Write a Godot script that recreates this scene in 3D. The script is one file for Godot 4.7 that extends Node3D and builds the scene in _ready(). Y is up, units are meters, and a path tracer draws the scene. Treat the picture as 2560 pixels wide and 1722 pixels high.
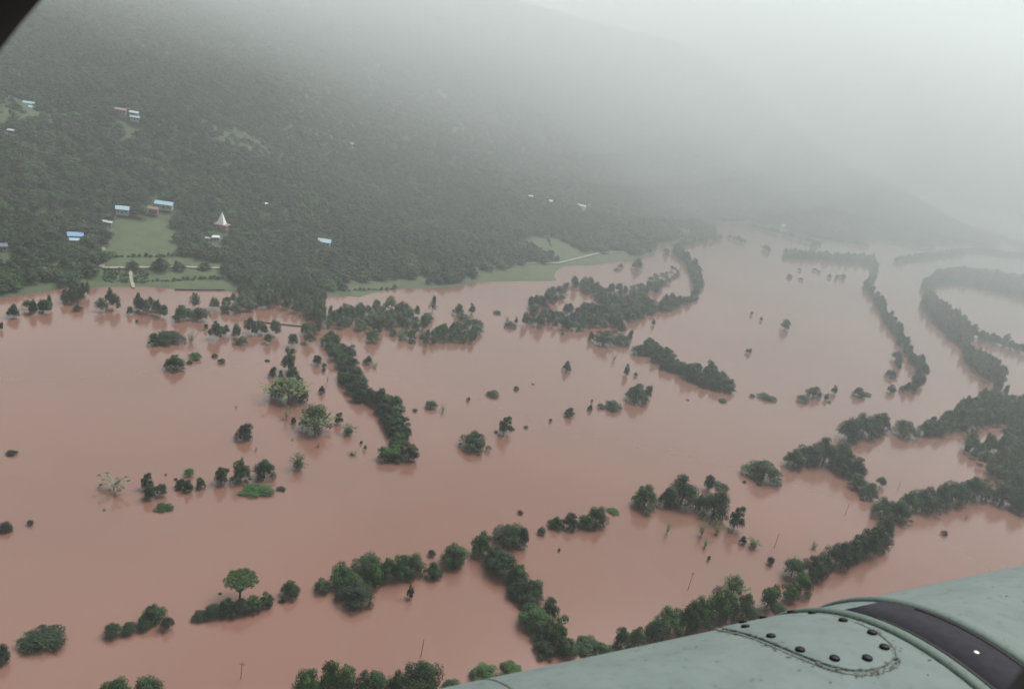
extends Node3D
# A flooded river valley in the monsoon, seen from a helicopter window. Metres, y up, flood level at y = 0.

const EYE := Vector3(0, 150, 0)
var taken := {}
var rng := RandomNumberGenerator.new()
var M := {}
var crowns := {}
var relief_at: PackedVector3Array
var relief_w: PackedFloat64Array
var fields: Array


func _ready() -> void:
	rng.seed = 4711
	camera_and_light()
	materials()
	relief()
	water()
	hill()
	roads_and_walls()
	houses()
	flooded_plants()
	flooded_masses()
	hillside_forest()
	poles()
	low_cloud()
	tank()
	window_rim()


func camera_and_light() -> void:
	var cam := Camera3D.new()
	cam.name = "camera"
	cam.fov = 50.0
	cam.near = 0.05
	cam.far = 30000.0
	# looking 18.8 degrees down along -z, banked 11.3 degrees
	cam.transform = Transform3D(Basis(Vector3(0.980615, 0.185492, -0.063147), Vector3(-0.195946, 0.928298, -0.316018), Vector3(0, 0.322266, 0.946649)), EYE)
	var lens := CameraAttributesPhysical.new()
	lens.frustum_focal_length = 26.0
	lens.frustum_focus_distance = 150.0
	lens.frustum_near = 0.05
	lens.frustum_far = 30000.0
	lens.exposure_aperture = 11.0
	cam.attributes = lens
	add_child(cam)
	cam.fov = 50.0
	var sky_mat := ProceduralSkyMaterial.new()
	sky_mat.sky_top_color = Color(0.90, 0.945, 0.935)
	sky_mat.sky_horizon_color = Color(0.86, 0.885, 0.88)
	sky_mat.sky_curve = 0.25
	sky_mat.ground_bottom_color = Color(0.45, 0.42, 0.40)
	sky_mat.ground_horizon_color = Color(0.62, 0.62, 0.61)
	sky_mat.sun_angle_max = 1.0
	var sky := Sky.new()
	sky.sky_material = sky_mat
	var env := Environment.new()
	env.background_mode = Environment.BG_SKY
	env.sky = sky
	env.background_energy_multiplier = 0.16
	env.tonemap_mode = Environment.TONE_MAPPER_LINEAR
	env.tonemap_exposure = 6.0
	# thin even monsoon haze; the thicker mist farther off is built in low_cloud()
	env.fog_enabled = true
	env.fog_density = 0.00014
	env.fog_light_color = Color(0.936, 0.965, 0.972)
	env.volumetric_fog_enabled = true
	env.volumetric_fog_density = 0.0
	env.volumetric_fog_length = 4000.0
	env.sdfgi_enabled = true
	env.ssao_enabled = true
	env.ssil_enabled = true
	var world := WorldEnvironment.new()
	world.name = "world"
	world.environment = env
	add_child(world)
	var sun := DirectionalLight3D.new()
	sun.name = "cloud_veiled_sun"
	sun.light_color = Color(1.0, 0.99, 0.97)
	sun.light_energy = 0.5
	sun.light_angular_distance = 40.0
	sun.shadow_enabled = true
	add_child(sun)
	sun.look_at_from_position(Vector3.ZERO, -Vector3(0.3, 0.86, -0.41))


func low_cloud() -> void:
	# the air thickens with distance: rain mist in the far valley, cloud hanging on the ridge and drifting down the slope.
	# Each bank is built of shells, one inside the other, so that it grows dense towards its middle.
	for c in [[Vector3(700, 100, -2450), Vector3(2700, 640, 2280), 0.00022, [1.0, 0.88, 0.72], "rain mist filling the far valley"], [Vector3(850, 265, -2200), Vector3(2000, 270, 1120), 0.0006, [1.0, 0.85, 0.7, 0.5], "low cloud lying along the ridge"], [Vector3(-150, 170, -1150), Vector3(640, 180, 470), 0.00035, [1.0, 0.8, 0.6], "thin cloud drifting down the middle slope"]]:
		for k in c[3].size():
			var f := FogVolume.new()
			f.name = numbered("cloud_bank")
			f.shape = RenderingServer.FOG_VOLUME_SHAPE_ELLIPSOID
			f.size = c[1] * 2.0 * float(c[3][k])
			f.position = c[0]
			var m := FogMaterial.new()
			m.density = c[2]
			m.albedo = Color(0.936, 0.965, 0.972)
			f.material = m
			add_child(f)
			tag(f, "%s shell of the %s" % [["outermost", "second", "third", "innermost"][k], c[4]], "cloud")
			f.set_meta("kind", "stuff")


# ---------------------------------------------------------------- naming

func numbered(called: String) -> String:
	taken[called] = taken.get(called, -1) + 1
	return called if taken[called] == 0 else "%s_%03d" % [called, taken[called]]


func tag(o: Node3D, label: String, category: String, group := "") -> void:
	o.set_meta("label", label)
	o.set_meta("category", category)
	if group:
		o.set_meta("group", group)


func thing(called: String, at: Vector3, label: String, category: String, group := "") -> Node3D:
	var o := Node3D.new()
	o.name = numbered(called)
	o.position = at
	add_child(o)
	tag(o, label, category, group)
	return o


func part(called: String, mesh: Mesh, m: Material, parent: Node3D) -> MeshInstance3D:
	var o := MeshInstance3D.new()
	o.name = called
	o.mesh = mesh
	o.material_override = m
	parent.add_child(o, true)
	return o


func setting(called: String, mesh: Mesh, m: Material, label: String) -> MeshInstance3D:
	var o := part(numbered(called), mesh, m, self)
	o.set_meta("kind", "structure")
	o.set_meta("label", label)
	o.set_meta("category", called.replace("_", " "))
	return o


# ---------------------------------------------------------------- materials

func lin(r: float, g: float, b: float) -> Color:
	return Color(r, g, b).linear_to_srgb()


func flat(c: Color, rough := 0.8, metal := 0.0) -> StandardMaterial3D:
	var m := StandardMaterial3D.new()
	m.albedo_color = c
	m.roughness = rough
	m.metallic = metal
	return m


func leafy(c: Color) -> StandardMaterial3D:
	var m := flat(c, 0.7)
	m.vertex_color_use_as_albedo = true
	m.metallic_specular = 0.3
	m.backlight_enabled = true
	m.backlight = Color(0.18, 0.2, 0.12)
	return m


func noise_tex(freq: float, seed_: int, ramp: Array, octaves := 5, size := 512, kind := FastNoiseLite.TYPE_SIMPLEX_SMOOTH) -> NoiseTexture2D:
	var n := FastNoiseLite.new()
	n.noise_type = kind
	n.seed = seed_
	n.frequency = freq
	n.fractal_octaves = octaves
	var t := NoiseTexture2D.new()
	t.width = size
	t.height = size
	t.seamless = true
	t.noise = n
	if ramp:
		var g := Gradient.new()
		var offs := PackedFloat32Array()
		var cols := PackedColorArray()
		for r in ramp:
			offs.append(r[0])
			cols.append(r[1])
		g.offsets = offs
		g.colors = cols
		t.color_ramp = g
	return t


func materials() -> void:
	# foliage: the leaf colour; each leaf carries its own tone on top
	M.deep = leafy(lin(0.0185, 0.045, 0.0112))
	M.dark = leafy(lin(0.0105, 0.024, 0.0072))
	M.mid = leafy(lin(0.037, 0.077, 0.0165))
	M.olive = leafy(lin(0.068, 0.098, 0.034))
	M.pale = leafy(lin(0.098, 0.115, 0.058))
	M.brown = leafy(lin(0.0594, 0.045, 0.0306))
	M.bright = leafy(lin(0.03, 0.088, 0.02))
	M.forest = leafy(Color.WHITE)
	M.bark = flat(lin(0.02787, 0.02304, 0.01859), 0.9)
	M.dead = flat(lin(0.1, 0.1, 0.064), 0.9)
	# flood water: silt brown, drifting patches of more and of less silt
	var w := StandardMaterial3D.new()
	w.albedo_color = Color.WHITE
	w.albedo_texture = noise_tex(0.005, 5, [[0.0, lin(0.088, 0.0440, 0.0335)], [0.42, lin(0.0955, 0.0480, 0.0368)], [0.58, lin(0.1, 0.0505, 0.0390)], [1.0, lin(0.108, 0.0555, 0.0432)]], 6)
	w.uv1_scale = Vector3(1, 1, 1)
	w.roughness = 0.16
	w.metallic_specular = 0.6
	M.water = w
	# open ground under and between the trees: wet grass, patches of soil
	var g := StandardMaterial3D.new()
	g.albedo_texture = noise_tex(0.02, 9, [[0.0, Color(0.7, 0.68, 0.6)], [0.42, Color(0.86, 0.87, 0.8)], [0.62, Color(0.95, 0.95, 0.9)], [1.0, Color(1, 0.97, 0.93)]], 6)
	g.uv1_triplanar = true
	g.uv1_world_triplanar = true
	g.uv1_scale = Vector3(0.008, 0.008, 0.008)
	g.roughness = 0.95
	g.vertex_color_use_as_albedo = true
	M.ground = g
	M.gravel = flat(lin(0.1264, 0.1152, 0.09288), 0.95)
	M.trodden = flat(lin(0.1004, 0.08546, 0.07061), 0.95)
	M.stone = flat(lin(0.02787, 0.02527, 0.0223), 0.9)
	M.coping = flat(lin(0.1114, 0.1004, 0.08546), 0.9)
	M.sheet_blue = flat(lin(0.06, 0.135, 0.25), 0.45)
	M.sheet_sky = flat(lin(0.125, 0.205, 0.25), 0.45)
	M.sheet_white = flat(lin(0.22, 0.24, 0.25), 0.45)
	M.sheet_violet = flat(lin(0.036, 0.036, 0.075), 0.5)
	M.plaster = flat(lin(0.1858, 0.1858, 0.1746), 0.9)
	M.salmon = flat(lin(0.12, 0.072, 0.06), 0.9)
	M.pink = flat(lin(0.1264, 0.08173, 0.08918), 0.9)
	M.lime = flat(lin(0.5, 0.5, 0.47), 0.85)
	M.wood = flat(lin(0.03716, 0.02602, 0.01859), 0.8)
	M.pane = flat(lin(0.01114, 0.013, 0.01487), 0.15)
	M.cast = flat(lin(0.05, 0.04, 0.034), 0.9)
	M.steel = flat(lin(0.1486, 0.1486, 0.1486), 0.4, 0.8)


# ---------------------------------------------------------------- ground

func relief() -> void:
	# surveyed points (x, height, z); the ground is the smoothest surface through them
	relief_at = PackedVector3Array([Vector3(-268, 0, -340), Vector3(-259, 0, -364), Vector3(-253, 0, -381), Vector3(-239, 0, -398), Vector3(-221, 0, -413), Vector3(-204, 0, -417), Vector3(-183, 0, -432), Vector3(-165, 0, -440), Vector3(-138, 0, -461), Vector3(-106, 0, -474), Vector3(-82, 0, -520), Vector3(-45, 0, -559), Vector3(-36, 0, -579), Vector3(-5, 0, -606), Vector3(29, 0, -633), Vector3(35, 0, -701), Vector3(64, 0, -731), Vector3(112, 0, -806), Vector3(157, 0, -929), Vector3(207, 0, -1089), Vector3(271, 0, -1285), Vector3(385, 0, -1407), Vector3(456, 0, -1392), Vector3(486, 0, -1330), Vector3(552, 0, -1336), Vector3(621, 0, -1399), Vector3(707, 0, -1554), Vector3(771, 0, -1553), Vector3(845, 0, -1590), Vector3(1056, 0, -1903), Vector3(1284, 0, -2448), Vector3(1434, 0, -2882), Vector3(-248, -7, -302), Vector3(-222, -7, -341), Vector3(-180, -7, -369), Vector3(-134, -7, -376), Vector3(-96, -7, -414), Vector3(-63, -7, -470), Vector3(-11, -7, -531), Vector3(61, -7, -653), Vector3(139, -7, -786), Vector3(238, -7, -1062), Vector3(352, -7, -1131), Vector3(437, -7, -1084), Vector3(543, -7, -1181), Vector3(699, -7, -1453), Vector3(711, -7, -1336), Vector3(1300, -7, -2109), Vector3(1544, -7, -2686), Vector3(1785, -7, -3331), Vector3(2108, -7, -4000), Vector3(2404, -7, -4241), Vector3(2433, -7, -3998), Vector3(-290, 9, -452), Vector3(-251, 8, -468), Vector3(-286, 19, -501), Vector3(-273, 21, -531), Vector3(-230, 15, -536), Vector3(-160, 10, -565), Vector3(-117, 5, -550), Vector3(-79, 10, -634), Vector3(-13, 8, -713), Vector3(41, 6, -767), Vector3(103, 6, -843), Vector3(171, 14, -1072), Vector3(338, 12, -1398), Vector3(518, 8, -1438), Vector3(818, 8, -1729), Vector3(-178, 3, -486), Vector3(-248, 4, -418), Vector3(-79, 2, -536), Vector3(-7, 2, -629), Vector3(-413, 66, -559), Vector3(-339, 73, -607), Vector3(-308, 102, -801), Vector3(-209, 96, -997), Vector3(-8, 98, -1179), Vector3(205, 100, -1505), Vector3(-621, 136, -846), Vector3(-563, 164, -1003), Vector3(-493, 207, -1255), Vector3(-345, 264, -1517), Vector3(-234, 305, -1697), Vector3(-61, 310, -1792), Vector3(295, 318, -2022), Vector3(469, 285, -2145), Vector3(621, 208, -2214), Vector3(808, 125, -2313), Vector3(1031, 98, -2408), Vector3(985, 75, -2132), Vector3(467, 79, -1840), Vector3(-551, 90, -644), Vector3(-352, 40, -473), Vector3(-197, 35, -767), Vector3(-21, 38, -973), Vector3(-700, 330, -2300), Vector3(0, 310, -2600), Vector3(600, 120, -3000), Vector3(1200, -7, -3300), Vector3(-1500, 190, -900), Vector3(-1600, 330, -2200), Vector3(-900, 30, -420), Vector3(-1500, 80, -400), Vector3(-500, -5, -330), Vector3(-600, -7, -150), Vector3(-1300, -7, -100), Vector3(1500, -5, -3600)])
	var n := relief_at.size() + 1
	var a := []
	for i in n:
		var line := PackedFloat64Array()
		line.resize(n + 1)
		for j in n:
			if i < n - 1 and j < n - 1:
				line[j] = Vector2(relief_at[i].x - relief_at[j].x, relief_at[i].z - relief_at[j].z).length()
			else:
				line[j] = 0.0 if i == j else 1.0
		line[n] = relief_at[i].y if i < n - 1 else 0.0
		a.append(line)
	for i in n:
		var best := i
		for j in range(i + 1, n):
			if absf(a[j][i]) > absf(a[best][i]):
				best = j
		var swap = a[i]
		a[i] = a[best]
		a[best] = swap
		var top: PackedFloat64Array = a[i]
		for j in range(i + 1, n):
			var low: PackedFloat64Array = a[j]
			var f := low[i] / top[i]
			if f != 0.0:
				for c in range(i, n + 1):
					low[c] -= f * top[c]
				a[j] = low
	relief_w.resize(n)
	for back in n:
		var i := n - 1 - back
		var v: float = a[i][n]
		for c in range(i + 1, n):
			v -= a[i][c] * relief_w[c]
		relief_w[i] = v / a[i][i]
	fields = [
		PackedVector2Array([Vector2(-249, -418), Vector2(-275, -465), Vector2(-277, -498), Vector2(-267, -516), Vector2(-253, -513), Vector2(-240, -481), Vector2(-221, -468), Vector2(-198, -476), Vector2(-187, -478)]),
		PackedVector2Array([Vector2(-250, -415), Vector2(-239, -398), Vector2(-205, -419), Vector2(-182, -436), Vector2(-195, -466)]),
		PackedVector2Array([Vector2(-127, -493), Vector2(-78, -547), Vector2(-65, -555), Vector2(-81, -523), Vector2(-82, -493), Vector2(-106, -471)]),
		PackedVector2Array([Vector2(-14, -732), Vector2(-2, -761), Vector2(26, -785), Vector2(55, -768), Vector2(108, -830), Vector2(112, -807), Vector2(37, -703), Vector2(29, -636), Vector2(-36, -580), Vector2(-40, -597), Vector2(28, -710)]),
		PackedVector2Array([Vector2(-107, -1106), Vector2(-91, -1131), Vector2(-62, -1125), Vector2(-67, -1108), Vector2(-90, -1105)]),
		PackedVector2Array([Vector2(-39, -1134), Vector2(-23, -1146), Vector2(2, -1152), Vector2(-10, -1128)]),
		PackedVector2Array([Vector2(269, -1638), Vector2(298, -1669), Vector2(335, -1707), Vector2(296, -1645)]),
		PackedVector2Array([Vector2(-187, -1134), Vector2(-172, -1143), Vector2(-153, -1119), Vector2(-171, -1108)]),
		PackedVector2Array([Vector2(-257, -387), Vector2(-242, -404), Vector2(-238, -396), Vector2(-252, -380)])]


func high(x: float, z: float) -> float:
	var h := relief_w[relief_w.size() - 1]
	for i in relief_at.size():
		var p := relief_at[i]
		h += relief_w[i] * sqrt((p.x - x) * (p.x - x) + (p.z - z) * (p.z - z))
	return clampf(h, -9.0, 345.0)


func grid(xs: PackedFloat32Array, zs: PackedFloat32Array, f: Callable, soil = null) -> ArrayMesh:
	var v := PackedVector3Array()
	var nrm := PackedVector3Array()
	var uv := PackedVector2Array()
	var col := PackedColorArray()
	var idx := PackedInt32Array()
	var w := xs.size()
	for z in zs:
		for x in xs:
			v.append(Vector3(x, f.call(x, z), z))
			uv.append(Vector2(x, z) / 600.0)
			if soil != null:
				col.append(soil.call(x, z))
	for j in zs.size():
		for i in w:
			var l := v[j * w + maxi(i - 1, 0)]
			var r := v[j * w + mini(i + 1, w - 1)]
			var u := v[maxi(j - 1, 0) * w + i]
			var d := v[mini(j + 1, zs.size() - 1) * w + i]
			var nn := (d - u).cross(r - l).normalized()
			nrm.append(nn if nn.y > 0 else -nn)
	for j in zs.size() - 1:
		for i in w - 1:
			var k := j * w + i
			# zs run away from the viewer, so this order is clockwise seen from above
			idx.append_array([k, k + w, k + 1, k + 1, k + w, k + w + 1])
	return arrays(v, nrm, idx, col, uv)


func arrays(v: PackedVector3Array, nrm: PackedVector3Array, idx: PackedInt32Array, col := PackedColorArray(), uv := PackedVector2Array()) -> ArrayMesh:
	var a := []
	a.resize(Mesh.ARRAY_MAX)
	a[Mesh.ARRAY_VERTEX] = v
	a[Mesh.ARRAY_NORMAL] = nrm
	a[Mesh.ARRAY_INDEX] = idx
	if col.size():
		a[Mesh.ARRAY_COLOR] = col
	if uv.size():
		a[Mesh.ARRAY_TEX_UV] = uv
	var m := ArrayMesh.new()
	m.add_surface_from_arrays(Mesh.PRIMITIVE_TRIANGLES, a)
	return m


func steps(from: float, fine_from: float, fine_to: float, to: float, fine: float) -> PackedFloat32Array:
	# evenly fine in the middle, ever coarser towards both ends; runs from «from» to «to»
	var s := signf(to - from)
	var out := PackedFloat32Array()
	var x := fine_from
	var d := fine
	var before := []
	while (x - from) * s > 0:
		d = minf(d * 1.12, 30.0)
		x -= d * s
		before.push_front(x)
	out.append_array(before)
	x = fine_from
	while (fine_to - x) * s > 0:
		out.append(x)
		x += fine * s
	d = fine
	while (to - x) * s > 0:
		out.append(x)
		d = minf(d * 1.08, 30.0)
		x += d * s
	out.append(to)
	return out


func water() -> void:
	setting("flood_water", grid(PackedFloat32Array([-5000, -1500, 0, 1500, 3500, 8000]), PackedFloat32Array([1500, 0, -1000, -3000, -6000, -11000]), func(_x, _z): return 0.0), M.water, "red-brown flood water covering the whole valley floor")


func hill() -> void:
	var bumps := FastNoiseLite.new()
	bumps.seed = 3
	bumps.frequency = 0.006
	var f := func(x: float, z: float) -> float:
		var h := high(x, z)
		return h + bumps.get_noise_2d(x, z) * 9.0 * smoothstep(6.0, 40.0, h)
	# wet grass in the open fields, a darker green on all other ground
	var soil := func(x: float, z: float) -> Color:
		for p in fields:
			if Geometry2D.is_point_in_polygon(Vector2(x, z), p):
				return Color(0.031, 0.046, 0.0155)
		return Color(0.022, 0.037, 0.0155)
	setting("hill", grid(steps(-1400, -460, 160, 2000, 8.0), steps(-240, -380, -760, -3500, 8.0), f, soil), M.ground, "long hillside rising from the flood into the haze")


func ribbon(pts: Array, width: float, lift: float) -> ArrayMesh:
	var v := PackedVector3Array()
	var nrm := PackedVector3Array()
	var idx := PackedInt32Array()
	var fine := []
	for i in pts.size() - 1:
		for s in 6:
			fine.append(pts[i].lerp(pts[i + 1], s / 6.0))
	fine.append(pts[-1])
	for i in fine.size():
		var d: Vector2 = (fine[mini(i + 1, fine.size() - 1)] - fine[maxi(i - 1, 0)]).normalized().orthogonal() * width * 0.5
		for e in [-1, 1]:
			var p: Vector2 = fine[i] + d * e * rng.randf_range(0.85, 1.15)
			v.append(Vector3(p.x, maxf(high(fine[i].x, fine[i].y), 0.0) + lift, p.y))
			nrm.append(Vector3.UP)
		if i:
			var k := i * 2
			idx.append_array([k - 2, k - 1, k, k, k - 1, k + 1])
	return arrays(v, nrm, idx)


# ---------------------------------------------------------------- built things

var clearings: Array = []


func box(st: SurfaceTool, c: Vector3, size: Vector3) -> void:
	var b := BoxMesh.new()
	b.size = size
	st.append_from(b, 0, Transform3D(Basis.IDENTITY, c))


func boxes(list: Array) -> ArrayMesh:
	var st := SurfaceTool.new()
	for b in list:
		box(st, b[0], b[1])
	return st.commit()


func quads(list: Array) -> ArrayMesh:
	# each four corners, clockwise seen from the front
	var st := SurfaceTool.new()
	st.begin(Mesh.PRIMITIVE_TRIANGLES)
	st.set_smooth_group(-1)
	for q in list:
		for i in [0, 1, 2, 0, 2, 3]:
			st.add_vertex(q[i])
	st.generate_normals()
	return st.commit()


func slope(w: float, run: float, rise: float, side: float) -> ArrayMesh:
	# one pitch of a gable roof: a thin sheet with ribs, from the ridge down to side * run
	var st := SurfaceTool.new()
	st.begin(Mesh.PRIMITIVE_TRIANGLES)
	var ribs := 12
	for i in ribs:
		for e: int in [0, 1]:
			var x0 := -w / 2 + w * (i + 0.5 * e) / ribs
			var x1 := x0 + w * 0.5 / ribs
			var l := 0.06 * e
			var a := Vector3(x0, rise + l, 0)
			var b := Vector3(x1, rise + l, 0)
			var c := Vector3(x1, l, side * run)
			var d := Vector3(x0, l, side * run)
			for p in ([a, b, c, a, c, d] if side > 0 else [b, a, d, b, d, c]):
				st.add_vertex(p)
			var under := Vector3(0, -0.1, 0)
			for p in ([b, a, d, b, d, c] if side > 0 else [a, b, c, a, c, d]):
				st.add_vertex(p + under)
	st.generate_normals()
	return st.commit()


func house(x: float, z: float, wide: float, deep: float, h: float, yaw: float, roof: String, wall: String, label: String, group := "houses on the hillside") -> void:
	var o := thing("house", Vector3(x, high(x, z) + 0.2, z), label, "house", group)
	o.rotation_degrees.y = yaw
	var w := wide * 0.85
	var d := deep * 0.85
	clearings.append(Vector3(x, z, maxf(w, d) * 0.72))
	part("wall", boxes([[Vector3(0, h / 2 - 0.6, 0), Vector3(w, h + 1.2, d)]]), M[wall], o)
	var rise := d * 0.24
	for s in [1.0, -1.0]:
		var r := part("roof_slope", slope(w + 1.2, d / 2 + 0.9, rise + 0.35, s), M[roof], o)
		r.position.y = h - 0.2
	for s in [1.0, -1.0]:
		part("gable", quads([[Vector3(s * w / 2, h, -s * d / 2), Vector3(s * w / 2, h, s * d / 2), Vector3(s * w / 2, h + rise, 0), Vector3(s * w / 2, h + rise, 0)]]), M[wall], o)
	part("door", boxes([[Vector3(0, 1.05, d / 2 + 0.02), Vector3(1.1, 2.1, 0.08)]]), M.wood, o)
	for e in [-0.3, 0.3]:
		part("window", boxes([[Vector3(w * e, 1.5, d / 2 + 0.02), Vector3(1.2, 1.1, 0.08)]]), M.pane, o)


func houses() -> void:
	house(-287, -450, 9.5, 7.0, 3.0, 38, "sheet_blue", "plaster", "bright blue double-roofed house at the left, among dark trees above the shore")
	house(-283.5, -444, 6.0, 3.6, 2.3, 38, "sheet_sky", "plaster", "pale blue lean-to in front of the bright blue double-roofed house")
	house(-285, -500, 9.0, 7.5, 3.2, 25, "sheet_sky", "plaster", "pale cyan roofed house standing between the bright blue and the orange-walled houses")
	house(-271, -530, 13.5, 7.5, 3.4, 16, "sheet_sky", "plaster", "longest pale cyan roofed house, just behind the orange-walled building")
	house(-272, -517, 7.0, 4.5, 3.6, 16, "salmon", "salmon", "orange-walled small building in front of the longest cyan roof")
	house(-158.5, -559, 10.5, 8.0, 3.4, 10, "sheet_sky", "plaster", "square cyan and white roofed house alone at the middle of the wooded foot")
	house(-223, -509, 6.0, 3.6, 2.6, 40, "sheet_white", "plaster", "small white house just below the white temple")
	house(-226, -505, 3.0, 2.6, 2.2, 20, "sheet_white", "plaster", "tiny white hut beside the small white house below the temple")
	house(-284.6, -477, 3.0, 2.6, 2.4, 20, "sheet_white", "plaster", "left of two tiny white huts above the green field")
	house(-281.5, -478.5, 3.0, 2.6, 2.4, 20, "sheet_white", "plaster", "right of two tiny white huts above the green field")
	house(-398.7, -569.4, 8.0, 4.5, 3.0, 30, "sheet_sky", "plaster", "upper of two pale roofs high on the slope at far left")
	house(-392.5, -565, 5.5, 4.0, 2.8, 30, "sheet_sky", "plaster", "lower of two pale roofs high on the slope at far left")
	house(-337, -606, 7.0, 4.5, 3.0, 15, "sheet_white", "plaster", "brightest roof of the small hillside hamlet")
	house(-346, -603, 9.0, 5.0, 3.0, 15, "pink", "pink", "dull pink roofed house of the small hillside hamlet")
	house(-334, -602, 7.5, 3.5, 2.6, 15, "sheet_sky", "plaster", "grey-blue roofed shed of the small hillside hamlet")
	house(-379.8, -523.4, 4.0, 3.0, 2.6, 10, "sheet_white", "plaster", "tiny white house by itself near the left edge")
	house(-217.2, -586.4, 3.4, 3.0, 2.6, 10, "lime", "pink", "tiny pinkish house by itself up the slope from the temple")
	house(-213.5, -817.6, 4.0, 3.4, 3.4, 10, "sheet_white", "lime", "tiny white house high on the hazy middle slope")
	house(-13, -914, 6.0, 4.0, 2.8, 5, "sheet_sky", "plaster", "faintest, leftmost of three white roofs on the hazy slope")
	house(12, -925.6, 5.5, 4.5, 3.4, 5, "sheet_white", "lime", "middle, squarest of three white roofs on the hazy slope")
	house(53, -960, 12.0, 5.0, 3.2, -10, "sheet_white", "lime", "widest, rightmost of three white roofs on the hazy slope")
	house(-300.4, -402.6, 6.0, 5.0, 3.0, 40, "sheet_violet", "plaster", "violet roofed house cut by the left edge near the shore")
	house(455, -1409, 7.0, 5.0, 4.0, 0, "sheet_white", "lime", "pale house on the far shore lost in haze")
	temple(-227.3, -529.3)


func temple(x: float, z: float) -> void:
	var o := thing("temple", Vector3(x, high(x, z), z), "small temple with a white pointed spire on a dull pink hall", "temple")
	clearings.append(Vector3(x, z, 7.5))
	part("plinth", boxes([[Vector3(0, 0.2, 0), Vector3(11.5, 1.6, 9.5)]]), M.cast, o)
	part("hall", boxes([[Vector3(0, 2.4, 0), Vector3(10, 2.8, 8)]]), M.pink, o)
	part("hall_roof", boxes([[Vector3(0, 3.95, 0), Vector3(10.8, 0.3, 8.8)]]), M.pink, o)
	part("door", boxes([[Vector3(0, 2.1, 4.03), Vector3(1.5, 2.2, 0.1)]]), M.wood, o)
	for e in [-3.2, 3.2]:
		part("window", boxes([[Vector3(e, 2.5, 4.03), Vector3(1.2, 1.2, 0.1)]]), M.pane, o)
	var tiers := []
	for i in 8:
		var t := i / 8.0
		tiers.append([Vector3(0, 4.5 + i * 0.95, 0), Vector3(5.4 * (1.0 - t * 0.86) * (1.0 - 0.12 * t), 0.96, 5.4 * (1.0 - t * 0.86) * (1.0 - 0.12 * t))])
	var spire := part("spire", boxes(tiers), M.lime, o)
	var st := SurfaceTool.new()
	st.begin(Mesh.PRIMITIVE_TRIANGLES)
	tube(st, Vector3(0, 12.0, 0), Vector3(0, 13.4, 0), 0.28, 0.05, 8)
	part("finial", st.commit(), M.lime, spire)


func roads_and_walls() -> void:
	setting("village_road", ribbon([Vector2(-250, -418), Vector2(-239, -431), Vector2(-221, -449.5), Vector2(-199.5, -466), Vector2(-181, -480), Vector2(-166, -490)], 3.4, 0.55), M.gravel, "pale village road running straight along the shore fields")
	setting("foot_path", ribbon([Vector2(-239, -429), Vector2(-232, -417), Vector2(-224, -406)], 1.8, 0.5), M.gravel, "short pale foot path from the road down to the water")
	setting("farm_track", ribbon([Vector2(-272, -455), Vector2(-262, -438), Vector2(-251, -419)], 3.2, 0.5), M.trodden, "brown farm track along the green field's left edge")
	setting("valley_road", ribbon([Vector2(-43, -605), Vector2(-6, -658), Vector2(27, -700), Vector2(55, -750), Vector2(72, -783), Vector2(97, -815)], 3.0, 0.6), M.gravel, "pale valley road crossing the hazy green fields")
	wall("stone retaining wall at the water's edge below the green field", [Vector3(-205, -0.6, -417), Vector3(-194, -0.6, -424.5), Vector3(-182, -0.6, -434)], 1.3)
	wall("dark half-sunk wall crossing the flooded orchard", [Vector3(-151, -0.6, -389), Vector3(-136, -0.6, -393.5), Vector3(-118.7, -0.6, -398.5)], 1.1)


func wall(label: String, line: Array, h: float) -> void:
	var o := thing("stone_wall", line[0], label, "wall", "walls in the flood")
	var body := []
	var top := []
	for i in line.size() - 1:
		var a: Vector3 = line[i] - line[0]
		var b: Vector3 = line[i + 1] - line[0]
		var side := Vector3(b.z - a.z, 0, a.x - b.x).normalized() * 0.3
		var up := Vector3(0, h, 0)
		body.append([a + side, a + side + up, b + side + up, b + side])
		body.append([b - side, b - side + up, a - side + up, a - side])
		body.append([a - side, a - side + up, a + side + up, a + side])
		body.append([b + side, b + side + up, b - side + up, b - side])
		side *= 1.2
		var cap := Vector3(0, h + 0.15, 0)
		top.append([a - side + up, a - side + cap, b - side + cap, b - side + up])
		top.append([a - side + cap, a + side + cap, b + side + cap, b - side + cap])
		top.append([b + side + up, b + side + cap, a + side + cap, a + side + up])
	part("masonry", quads(body), M.stone, o)
	part("coping", quads(top), M.stone, o)


func pole(x: float, z: float, h: float, arm: float, label: String) -> void:
	var o := thing("utility_pole", Vector3(x, 0, z), label, "pole", "utility poles standing in the flood")
	var st := SurfaceTool.new()
	st.begin(Mesh.PRIMITIVE_TRIANGLES)
	tube(st, Vector3(0, -2, 0), Vector3(0, h, 0), 0.11, 0.08, 8)
	part("post", st.commit(), M.cast, o)
	if arm > 0:
		part("crossarm", boxes([[Vector3(0, h - 0.6, 0), Vector3(arm, 0.14, 0.14)]]), M.cast, o)
		for e in [-0.45, 0.0, 0.45]:
			st = SurfaceTool.new()
			st.begin(Mesh.PRIMITIVE_TRIANGLES)
			tube(st, Vector3(e * arm, h - 0.55, 0), Vector3(e * arm, h - 0.2, 0), 0.06, 0.04, 6)
			part("insulator", st.commit(), M.coping, o)


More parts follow.
